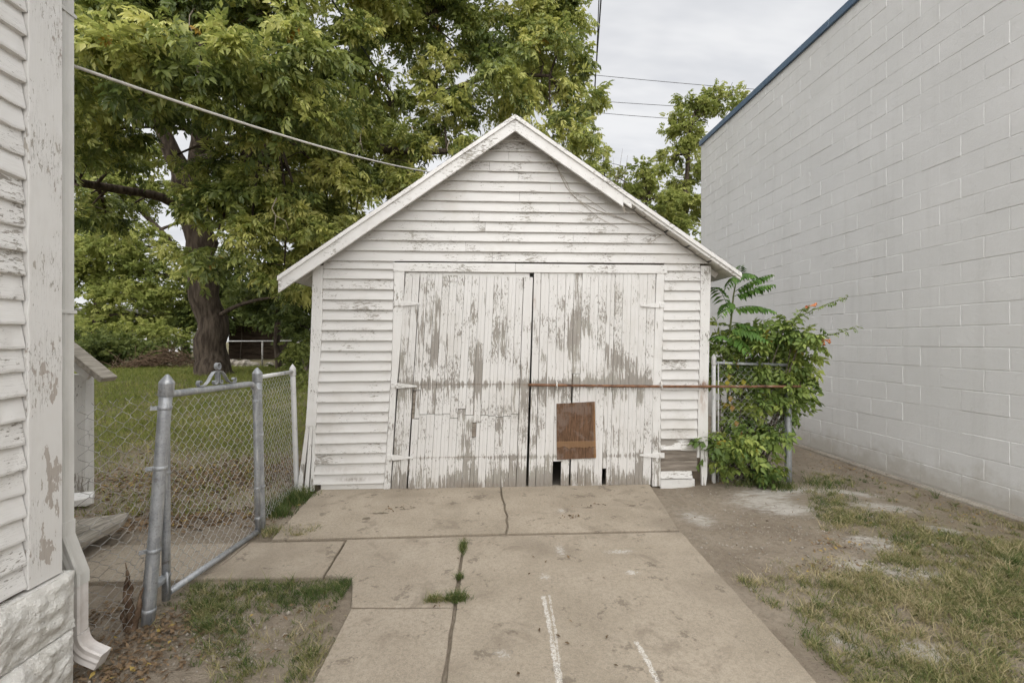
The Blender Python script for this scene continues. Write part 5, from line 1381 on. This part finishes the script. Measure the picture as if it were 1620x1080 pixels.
for k, (px, py, s) in enumerate(((368, 567, .30), (378, 563, .26), (388, 566, .30), (397, 568, .22), (403, 570, .2), (426, 568, .2))):
    q = at(px, py, 18.6); m = MB(); n = 7
    gz_ = float(gh(q.x, q.y)); V = []
    prof = []
    for j, (rr_, hh) in enumerate(((.8, -.1), (1, .15), (.9, .5), (.55, .8), (.05, .9))):
        prof.append([(q.x + s * rr_ * math.cos(i * 6.283 / n + .3 * j) * rr.uniform(.8, 1.2), q.y + s * rr_ * math.sin(i * 6.283 / n + .3 * j) * rr.uniform(.8, 1.2), gz_ + s * hh * 1.15) for i in range(n)])
    m.sweep(prof); tag(m.build('rubble_stone', M['rubble']), 'pale rubble stone on the far lawn edge, ' + pos_lab[k] + ' of the row', 'stone', 'rubble stones right of the big trunk')

# ------------------------------------------------------------------ vine on the right fence
vb = at(1185, 770, 4.62); vb.z = 0
vine = empty('trumpet_vine', (vb.x, FY + .15, 0), 'green trumpet vine smothering the fence beside the garage, with orange flowers', 'vine')
vine_T = [compound(3, .13, .062, .031, droop=.3, ang=58, jit=.35, seed=40 + s) for s in range(4)]
VL = [(1150, 560, 4.84, 0.128), (1185, 545, 4.84, 0.18), (1220, 560, 4.84, 0.17), (1250, 555, 4.82, 0.17), (1265, 540, 4.62, 0.11), (1235, 530, 4.84, 0.14), (1258, 515, 4.66, 0.07), (1210, 590, 4.84, 0.2), (1250, 590, 4.82, 0.16), (1270, 575, 4.76, 0.09), (1180, 600, 4.84, 0.17), (1150, 610, 4.84, 0.112), (1255, 640, 4.82, 0.11), (1262, 660, 4.76, 0.09), (1215, 640, 4.84, 0.18), (1180, 660, 4.84, 0.17), (1150, 660, 4.84, 0.104), (1145, 700, 4.6, 0.12), (1170, 710, 4.6, 0.15), (1200, 700, 4.62, 0.16), (1220, 690, 4.7, 0.14), (1150, 735, 4.6, 0.09), (1185, 740, 4.6, 0.11), (1210, 735, 4.62, 0.12), (1132, 640, 4.84, 0.056), (1128, 690, 4.6, 0.06), (1135, 550, 4.84, 0.08), (1130, 520, 4.84, 0.072), (1275, 550, 4.76, 0.06), (1230, 620, 4.84, 0.2), (1290, 560, 4.76, 0.05), (1268, 600, 4.76, 0.08), (1272, 625, 4.76, 0.06), (1245, 505, 4.66, 0.07), (1200, 520, 4.8, 0.1), (1170, 530, 4.85, 0.12), (1262, 690, 4.66, 0.05), (1140, 580, 4.84, 0.1), (1270, 530, 4.6, 0.08), (1240, 575, 4.82, 0.12), (1250, 620, 4.82, 0.1)]
vl = [(np.array(at(a, b, c)), (r, r * .75, r)) for a, b, c, r in VL]
Pp, Yw, Pt, Ro, Sc, Rd = sprays(vl, 3000, (.06, .16), .12, .10)
Pp[:, 2] = np.maximum(Pp[:, 2], .02); n = len(Pp); Rd = np.where(RNG.random(n) < .010, .98, np.minimum(Rd, .78))
foliage('leaves', M['vine'], vine, Pp, Yw, Pt, Ro, Sc, Rd, vine_T)
m = MB(); rr = random.Random(6)
for a, b, c, r in VL:
    q = at(a, b, c); s0 = Vector((vb.x + rr.uniform(-.3, .35), FY + .14 + rr.uniform(-.05, .1), 0))
    m.tube([s0, s0.lerp(q, .5) + Vector((rr.uniform(-.08, .08), .03, .05)), q], [.009, .007, .003], 5)
m.build('stems', M['twig'], vine)
# long shoots with small leaves, and flowers
def shoot(pts, k):
    P = [at(*p) for p in pts]; m = MB(); m.tube(P, [.004 - .0025 * i / len(P) for i in range(len(P))], 5); o = m.build('shoot', M['stem'], vine)
    ps, yw = [], []
    for i in range(len(P) - 1):
        for t in (.1, .45, .8):
            q = P[i].lerp(P[i+1], t)
            for s in (-1, 1): ps.append(q); yw.append(s * 1.4 + rr.uniform(-.5, .5))
    ps = np.array(ps); n = len(ps)
    foliage('shoot_leaves', M['vine'], o, ps, np.array(yw), RNG.normal(-.2, .4, n), RNG.normal(0, .3, n), np.linspace(.55, .28, n), np.clip(RNG.normal(.4, .1, n), 0, .9), vine_T)
shoot([(1240, 525, 4.65), (1258, 505, 4.6), (1282, 492, 4.55), (1305, 482, 4.5), (1325, 475, 4.45), (1342, 469, 4.42)], 0)
shoot([(1265, 545, 4.6), (1290, 536, 4.55), (1315, 529, 4.5), (1340, 522, 4.45), (1362, 516, 4.42)], 1)
shoot([(1250, 520, 4.65), (1262, 500, 4.62), (1270, 490, 4.6), (1276, 486, 4.58)], 2)
for px, py, zc, k in ((1280, 484, 4.55, 4), (1304, 537, 4.5, 7)):
    c = at(px, py, zc)
    for j in range(k):
        a = rr.uniform(0, 6.28); d = Vector((math.cos(a), -.5 + .3 * math.sin(a), rr.uniform(-.7, .35))).normalized(); L = rr.uniform(.045, .075); m = MB()
        m.lathe(c, d, [(.002, 0), (.004, L * .3), (.007, L * .75), (.015, L), (.012, L * .97), (.005, L * .7)], 7); m.build('flower', M['flower'], vine)
# large single leaves, yellowing
def big_leaf(px, py, zc, L, W, mat, hang, name='yellow_leaf'):
    c = at(px, py, zc); T = np.array(leaflet((0, 0, 0), (rr.uniform(-.3, .3), -.25, -1), (0, -1, .3), L, W, .1, .15)); T = T + np.array(c)
    me = np_mesh(name, T, np.array([[0, 1, 2], [0, 2, 3]]), mat, vine, {'rnd': np.full(4, hang)})
for px, py, h_ in ((1177, 713, .965), (1197, 708, .96), (1150, 600, .97), (1155, 625, .99), (1158, 640, 1.0), (1163, 665, 1.0), (1170, 680, 1.0), (1152, 590, .965), (1175, 600, .96), (1168, 690, .99)):
    big_leaf(px, py, 4.5 if py > 700 else 4.70, .075, .055, M['vine'], h_)

# tree-of-heaven sapling
sp0 = at(1150, 640, 4.85); sap = empty('sapling', (sp0.x, sp0.y, 0), 'slender sapling with long feathery leaves rising above the vine', 'sapling')
m = MB(); st = [Vector((sp0.x, sp0.y, 0)), at(1152, 600, 4.85), at(1155, 520, 4.83), at(1160, 470, 4.8), at(1166, 435, 4.78)]; m.tube(st, [.016, .013, .011, .009, .005], 7); m.build('stem', M['stem'], sap)
frond_T = None
def frond(p0, p1, sagz, nl, lf, k):
    p0, p1 = Vector(p0), Vector(p1); m = MB(); Q = [p0.lerp(p1, t) + Vector((0, 0, sagz * 4 * t * (1 - t))) for t in np.linspace(0, 1, 10)]
    m.tube(Q, [.004 - .003 * i / 10 for i in range(10)], 5)
    o = m.build('frond', M['frond'], sap); V = []
    dirn = (p1 - p0).normalized(); side = dirn.cross(Vector((0, 0, 1))).normalized()
    for i in range(nl):
        t = .12 + .86 * i / (nl - 1); q = p0.lerp(p1, t) + Vector((0, 0, sagz * 4 * t * (1 - t))); s_ = math.sin(math.pi * min(1, t * .8 + .18))
        for s in (-1, 1):
            d = side * s * .8 + dirn * .45 + Vector((0, 0, -.55 + rr.uniform(-.15, .15))); L = 1.45 * lf * (.45 + .6 * s_) * rr.uniform(.9, 1.1)
            V += leaflet(q, d, (rr.uniform(-.2, .2), rr.uniform(-.2, .2), 1), L, L * .42, .15, .2)
    V = np.array(V); n = len(V) // 4; idx = (np.arange(n) * 4)[:, None]
    np_mesh('leaflets', V, np.concatenate([idx + [[0, 1, 2]], idx + [[0, 2, 3]]]), M['frond'], o, {'rnd': np.repeat(np.clip(RNG.normal(.5, .25, n), 0, 1), 4)})
for k, (a, b, sg, nl, lf) in enumerate((
    ((1160, 470, 4.8), (1224, 450, 4.6), .03, 13, .085), ((1162, 462, 4.8), (1221, 434, 4.7), .03, 12, .08), ((1157, 490, 4.82), (1226, 493, 4.6), .05, 13, .085),
    ((1156, 500, 4.82), (1126, 455, 4.7), .10, 10, .085), ((1166, 437, 4.78), (1172, 420, 4.7), .02, 7, .06), ((1166, 440, 4.78), (1150, 455, 4.6), .05, 8, .07), ((1165, 440, 4.78), (1195, 437, 4.6), .04, 9, .075),
    ((1155, 520, 4.83), (1215, 540, 4.5), .05, 12, .085), ((1154, 535, 4.83), (1185, 560, 4.45), .07, 12, .085), ((1154, 545, 4.83), (1125, 535, 4.55), .06, 9, .075), ((1157, 480, 4.82), (1140, 500, 4.5), .06, 10, .08), ((1156, 510, 4.82), (1240, 548, 4.7), .06, 12, .08))):
    frond(at(*a), at(*b), sg, nl, lf, k)

# ------------------------------------------------------------------ grass, weeds, litter
def blades(name, P, hgt, wid, rnd, lean, mat, label=None, cat=None, kind='stuff', group=None, parent=None):
    P = np.asarray(P, float); n = len(P); a = RNG.uniform(0, 2 * np.pi, n); la = RNG.uniform(0, 2 * np.pi, n)
    ln = lean * RNG.uniform(.3, 1.5, n) * hgt
    sx = np.stack([np.cos(a), np.sin(a), np.zeros(n)], 1) * (wid / 2)[:, None]
    ld = np.stack([np.cos(la), np.sin(la), np.zeros(n)], 1) * ln[:, None]
    up = np.zeros((n, 3)); up[:, 2] = hgt
    V = np.stack([P - sx, P + sx, P + up * .62 + ld * .35 - sx * .7, P + up * .62 + ld * .35 + sx * .7, P + up * .92 + ld], 1)
    idx = (np.arange(n) * 5)[:, None]
    F = np.concatenate([idx + [[0, 1, 3]], idx + [[0, 3, 2]], idx + [[2, 3, 4]]])
    o = np_mesh(name, V.reshape(-1, 3), F, mat, parent, {'rnd': np.repeat(np.clip(rnd, 0, 1), 5)})
    return tag(o, label, cat, group, kind)
def g_at(x, y): return np.stack([x, y, gh(x, y)], 1)
# right verge: blades grow in clumps
def clumps(cx_, cy_, per, r, hs, tone, lean, hmax=.11):
    """clump centres -> blades"""
    k = len(cx_); cnt = RNG.poisson(per * RNG.gamma(2, .5, k)); idx = np.repeat(np.arange(k), cnt); n = len(idx)
    rr_ = r * RNG.uniform(.5, 1.5, k)[idx]
    x = cx_[idx] + RNG.normal(0, 1, n) * rr_; y = cy_[idx] + RNG.normal(0, 1, n) * rr_
    ht = hs * RNG.gamma(4, .25, k)[idx] * RNG.uniform(.5, 1.3, n)
    rd = np.clip((tone + RNG.normal(0, .2, k))[idx] + RNG.normal(0, .13, n), 0, 1)
    return x, y, np.clip(ht, .008, hmax), rd
def edge_at(y): return r0.x + (r1.x - r0.x) * (y - r0.y) / (r1.y - r0.y)
n = 60000; x = RNG.uniform(1.55, 4.5, n); y = RNG.uniform(.55, 4.9, n)
px, py = pix(np.stack([x, y, np.zeros(n)], 1))
nz = .5 + .5 * vnoise(x, y, 2.2, 3); n2 = .5 + .5 * vnoise(x, y, 7.0, 4); n3 = .5 + .5 * vnoise(x, y, 19.0, 6)
edge_r = edge_at(y)
core = sstep(py + .25 * (px - 1400), 830, 960) * sstep(x - edge_r, -.05, .03)
strip = np.exp(-((py - (800 + .55 * (px - 1290))) / 40) ** 2) * sstep(px, 1270, 1330)
edgeg = np.exp(-((x - edge_r - .05) / .09) ** 2) * 1.1 * sstep(py, 900, 940)
bare = 1 - .93 * np.exp(-(((px - 1190) / 110) ** 2 + ((py - 860) / 70) ** 2))
lim = sum(np.exp(-(((px - a) / c) ** 2 + ((py - b) / d) ** 2)) for a, b, c, d in ((1214, 795, 60, 22), (1349, 781, 50, 16), (1395, 803, 60, 16), (1381, 860, 50, 20), (1353, 897, 40, 18), (1459, 917, 50, 16), (1470, 1030, 40, 25), (1492, 836, 50, 16)))
dn = (core * (.25 + 1.0 * n2 * nz) + strip * .8 * n2 + edgeg + .06 * n3 * sstep(x, 2.5, 3.2)) * bare * (1 - np.clip(lim, 0, 1) * .92)
dn *= sstep(nz * .6 + n3 * .6, .30, .75)
keep = (RNG.random(n) < dn * 1.25) & (x > edge_r) & (x < XW - .08)
x, y = x[keep], y[keep]; strawy = .5 + .5 * vnoise(x, y, 1.3, 9)
x, y, hh, rd = clumps(x, y, 12, .020, .030, .30 + .48 * strawy, 1.2)
ok = (x > edge_at(y) - .03) & (x < XW - .06); x, y, hh, rd = x[ok], y[ok], hh[ok], rd[ok]
blades('verge_grass', g_at(x, y), hh, RNG.uniform(.0022, .0045, len(x)), rd, 1.4, M['grass'], 'patchy straw-tinged grass between the driveway and the block wall', 'grass')
# left patch between walk and drive
n = 12000; x = RNG.uniform(-1.8, -.4, n); y = RNG.uniform(.8, 2.86, n); px, py = pix(np.stack([x, y, np.zeros(n)], 1))
zone = sum(w_ * np.exp(-(((px - a) / c) ** 2 + ((py - b) / d) ** 2)) for a, b, c, d, w_ in ((520, 930, 45, 22, 1.3), (450, 940, 70, 20, .8), (370, 945, 50, 22, .6), (325, 975, 38, 42, .75), (352, 1010, 40, 50, .6), (490, 1035, 28, 32, 1.1), (468, 1070, 30, 25, .8), (380, 1070, 40, 20, .5), (300, 950, 35, 25, .7), (410, 925, 80, 10, .5)))
xl_e = np.where(y > l0.y, Z(556, 912).x, l0.x + (l1.x - l0.x) * (y - l0.y) / (l1.y - l0.y))
n3 = .5 + .5 * vnoise(x, y, 17.0, 6)
keep = (RNG.random(n) < (zone * (.3 + .9 * n3) * .62 + .012)) & (x < xl_e + .01) & (y < wb_.y - .015)
x, y = x[keep], y[keep]
x, y, hh, rd = clumps(x, y, 12, .014, .028, .36 + .3 * vnoise(x, y, 2, 2), 1.2, .09)
ok = (x < np.where(y > l0.y, Z(556, 912).x, l0.x + (l1.x - l0.x) * (y - l0.y) / (l1.y - l0.y)) + .012) & (y < wb_.y + .005); x, y, hh, rd = x[ok], y[ok], hh[ok], rd[ok]
blades('path_grass', g_at(x, y), hh, RNG.uniform(.002, .004, len(x)), rd, 1.4, M['grass'], 'scruffy grass patch in the corner between footpath and driveway', 'grass')
# weeds by the gate post and garage corner
def weed_patch(name, label, spots, cnt, hs, tone):
    xs, ys = [], []
    for px, py, r in spots:
        c = onZ(px, py, 0); xs.append(RNG.normal(c.x, r, cnt)); ys.append(RNG.normal(c.y, r * .8, cnt))
    xs, ys = np.concatenate(xs), np.concatenate(ys)
    ok = ~((xs > -1.2) & (ys > FY - .02)) ; xs, ys = xs[ok], ys[ok]; n = len(xs)
    P = g_at(xs, ys); P[:, 2] = np.maximum(P[:, 2], .0)
    blades(name, P, np.clip(RNG.gamma(4, hs / 4, n), .012, hs * 2.4), RNG.uniform(.003, .007, n), np.clip(RNG.normal(tone, .2, n), 0, 1), .9, M['grass'], label, 'weeds')
weed_patch('fence_weeds', 'green weeds growing between fence panel and garage corner', ((450, 800, .08), (465, 790, .07), (480, 790, .05), (440, 815, .06)), 420, .075, .2)
weed_patch('post_weeds', 'dry yellowing weeds at the foot of the far gate post', ((430, 842, .05), (455, 845, .05), (478, 846, .045), (495, 843, .03)), 300, .03, .55)
weed_patch('vine_weeds', 'low weeds sprouting under the vine by the fence post', ((1205, 770, .10), (1240, 775, .06), (1170, 768, .06), (1295, 770, .12), (1300, 745, .1)), 330, .05, .3)
# tufts in the driveway joints, each its own thing
for (px, py, rx, ry, cnt, hs, lab, tn) in ((733, 866, .022, .085, 520, .028, 'uppermost green tuft growing in the driveway joint', .28), (727, 914, .018, .02, 260, .026, 'small round middle tuft in the driveway joint', .25),
                                   (722, 948, .055, .03, 900, .034, 'greenest and biggest tuft, at the crossing of the driveway joints', .22), (686, 950, .045, .022, 480, .028, 'drier tuft left of the joint crossing', .5),
                                   (470, 846, .06, .02, 160, .02, 'sparse straw tuft where the footpath meets the apron', .7)):
    c = onZ(px, py, .03); xs = RNG.normal(c.x, rx * .55, cnt); ys = RNG.normal(c.y, ry * .55, cnt)
    P = np.stack([xs, ys, np.full(cnt, .026)], 1)
    blades('grass_tuft', P, np.clip(RNG.gamma(5, hs / 5, cnt), .008, .09), RNG.uniform(.002, .0035, cnt), np.clip(RNG.normal(tn, .2, cnt), 0, 1), .9, M['grass'], lab, 'grass tuft', None, 'grass tufts in the driveway joints')
# back lawn
n = 330000; t = RNG.random(n); y = 4.0 + 15 * t ** 1.5; x = RNG.uniform(-1, 0, n) * (2.0 + .95 * y) - 1.95 - .02 * y
px, py = pix(np.stack([x, y, gh(x, y)], 1)); nz = .5 + .5 * vnoise(x, y, 1.6, 8); n3 = .5 + .5 * vnoise(x, y, 6.0, 5)
dn = sstep(y + 1.6 * (nz - .5), 5.2, 7.2) * (.45 + .75 * n3) + .22 * n3 * (y < 6.0)
keep = (RNG.random(n) < dn * (.5 + .6 * n3)) & (px > 60) & (px < 520)
x, y, nz = x[keep], y[keep], nz[keep]; n = len(x)
blades('back_lawn', g_at(x, y), np.clip(RNG.gamma(4, .013, n), .012, .14) * (1 + .03 * y), RNG.uniform(.004, .008, n) * (.6 + .06 * y), np.clip(RNG.normal(.42 + .25 * (1 - nz) - .1 * sstep(y, 7, 12), .2, n), 0, 1), .9, M['lawn'], 'green back lawn beyond the gate, worn bare near the fence', 'lawn')
# dead leaves
def litter(name, label, spots, size, tone=.45):
    Vv, Rr, Ff = [], [], []; b = 0
    for px, py, rx, ry, cnt in spots:
        c = onZ(px, py, 0); xs = RNG.normal(c.x, rx, cnt); ys = RNG.normal(c.y, ry, cnt); zs = gh(xs, ys) + RNG.uniform(.002, .014, cnt)
        on = (ys > wb_.y) & (ys < wa.y) & (xs < -.95); zs = np.where(on, .028, zs)
        on2 = (xs > -.9) & (xs < 1.7); zs = np.where(on2, .036, zs)
        L = RNG.uniform(.5, 1.3, cnt) * size
        T = np.array(leaflet((-.5, 0, 0), (1, 0, 0), (0, 0, 1), 1.0, .42, .35, -.12))
        Rm = rotmats(RNG.uniform(0, 6.28, cnt), RNG.normal(0, .35, cnt), RNG.normal(0, .5, cnt))
        P = np.einsum('nij,vj->nvi', Rm, T) * L[:, None, None] + np.stack([xs, ys, zs], 1)[:, None, :]
        Vv.append(P.reshape(-1, 3)); idx = (np.arange(cnt) * 4)[:, None] + b; Ff.append(np.concatenate([idx + [[0, 1, 2]], idx + [[0, 2, 3]]])); b += cnt * 4
        Rr.append(np.repeat(np.clip(RNG.normal(tone, .25, cnt), 0, 1), 4))
    o = np_mesh(name, np.concatenate(Vv), np.concatenate(Ff), M['litter'], None, {'rnd': np.concatenate(Rr)})
    tag(o, label, 'dead leaves', None, 'stuff')
litter('leaf_litter', 'drift of brown dead leaves at the downspout and leaning post', ((215, 1010, .10, .10, 240), (270, 985, .09, .08, 130), (200, 1060, .12, .07, 260), (165, 970, .06, .08, 90), (310, 1000, .15, .1, 60), (400, 1000, .25, .15, 60)), .034)
litter('lawn_litter', 'brown fallen leaves over the bare ground behind the gate', ((330, 760, .5, .35, 1500), (400, 740, .35, .3, 700), (300, 820, .35, .15, 500), (180, 760, .4, .4, 500), (370, 700, .8, .6, 700), (450, 745, .25, .35, 350), (200, 830, .2, .1, 160)), .055, .55)
litter('verge_litter', 'scattered dry leaves and straw beside the block wall', ((1400, 730, .5, .5, 260), (1540, 800, .5, .3, 260), (1330, 870, .15, .08, 110), (1300, 900, .12, .06, 70), (1190, 840, .25, .2, 15), (1500, 850, .5, .3, 200), (1340, 740, .3, .3, 160), (1120, 765, .08, .04, 80)), .028, .75)
litter('drive_litter', 'few small leaf scraps lying on the concrete driveway', ((600, 810, .12, .04, 30), (640, 808, .05, .02, 8), (905, 825, .06, .04, 14), (940, 805, .08, .03, 8), (690, 970, .03, .02, 3), (900, 1020, .3, .15, 8), (800, 880, .4, .2, 8)), .03, .3)
# pebbles and chips
V_, F_, R_ = [], [], []; b = 0
spots = ((1250, 860, .5, .35, 900), (1450, 900, .5, .35, 700), (400, 1010, .3, .15, 500), (1180, 830, .35, .25, 260), (1120, 780, .2, .08, 90), (430, 980, .25, .15, 160), (350, 1040, .25, .1, 90), (1350, 760, .5, .35, 200), (1500, 820, .4, .3, 160), (1290, 830, .3, .2, 120))
for px, py, rx, ry, cnt in spots:
    c = onZ(px, py, 0); xs = RNG.normal(c.x, rx, cnt); ys = RNG.normal(c.y, ry, cnt)
    ok = (ys < FY - .05) & ~((xs > -.95) & (xs < r0.x + (r1.x - r0.x) * (ys - r0.y) / (r1.y - r0.y) + .03)) & (xs < XW - .1); xs, ys = xs[ok], ys[ok]; k = len(xs)
    s = RNG.gamma(2, .0018, k) + .0015
    T = np.array([(1, 0, 0), (0, 1, 0), (-1, 0, 0), (0, -1, 0), (0, 0, .8), (0, 0, -.6)], float)
    P = np.einsum('nij,vj->nvi', rotmats(RNG.uniform(0, 6.28, k), RNG.normal(0, .4, k), RNG.normal(0, .4, k)), T) * (s[:, None] * RNG.uniform(.6, 1.3, (k, 6)))[:, :, None] + np.stack([xs, ys, gh(xs, ys) + s * .3], 1)[:, None, :]
    idx = (np.arange(k) * 6)[:, None] + b
    for f in ((0,1,4),(1,2,4),(2,3,4),(3,0,4),(1,0,5),(2,1,5),(3,2,5),(0,3,5)): F_.append(idx + [list(f)])
    V_.append(P.reshape(-1, 3)); b += k * 6
tag(np_mesh('pebbles', np.concatenate(V_), np.concatenate(F_), M['rubble']), 'pale pebbles and mortar chips strewn on the bare soil', 'pebbles', None, 'stuff')
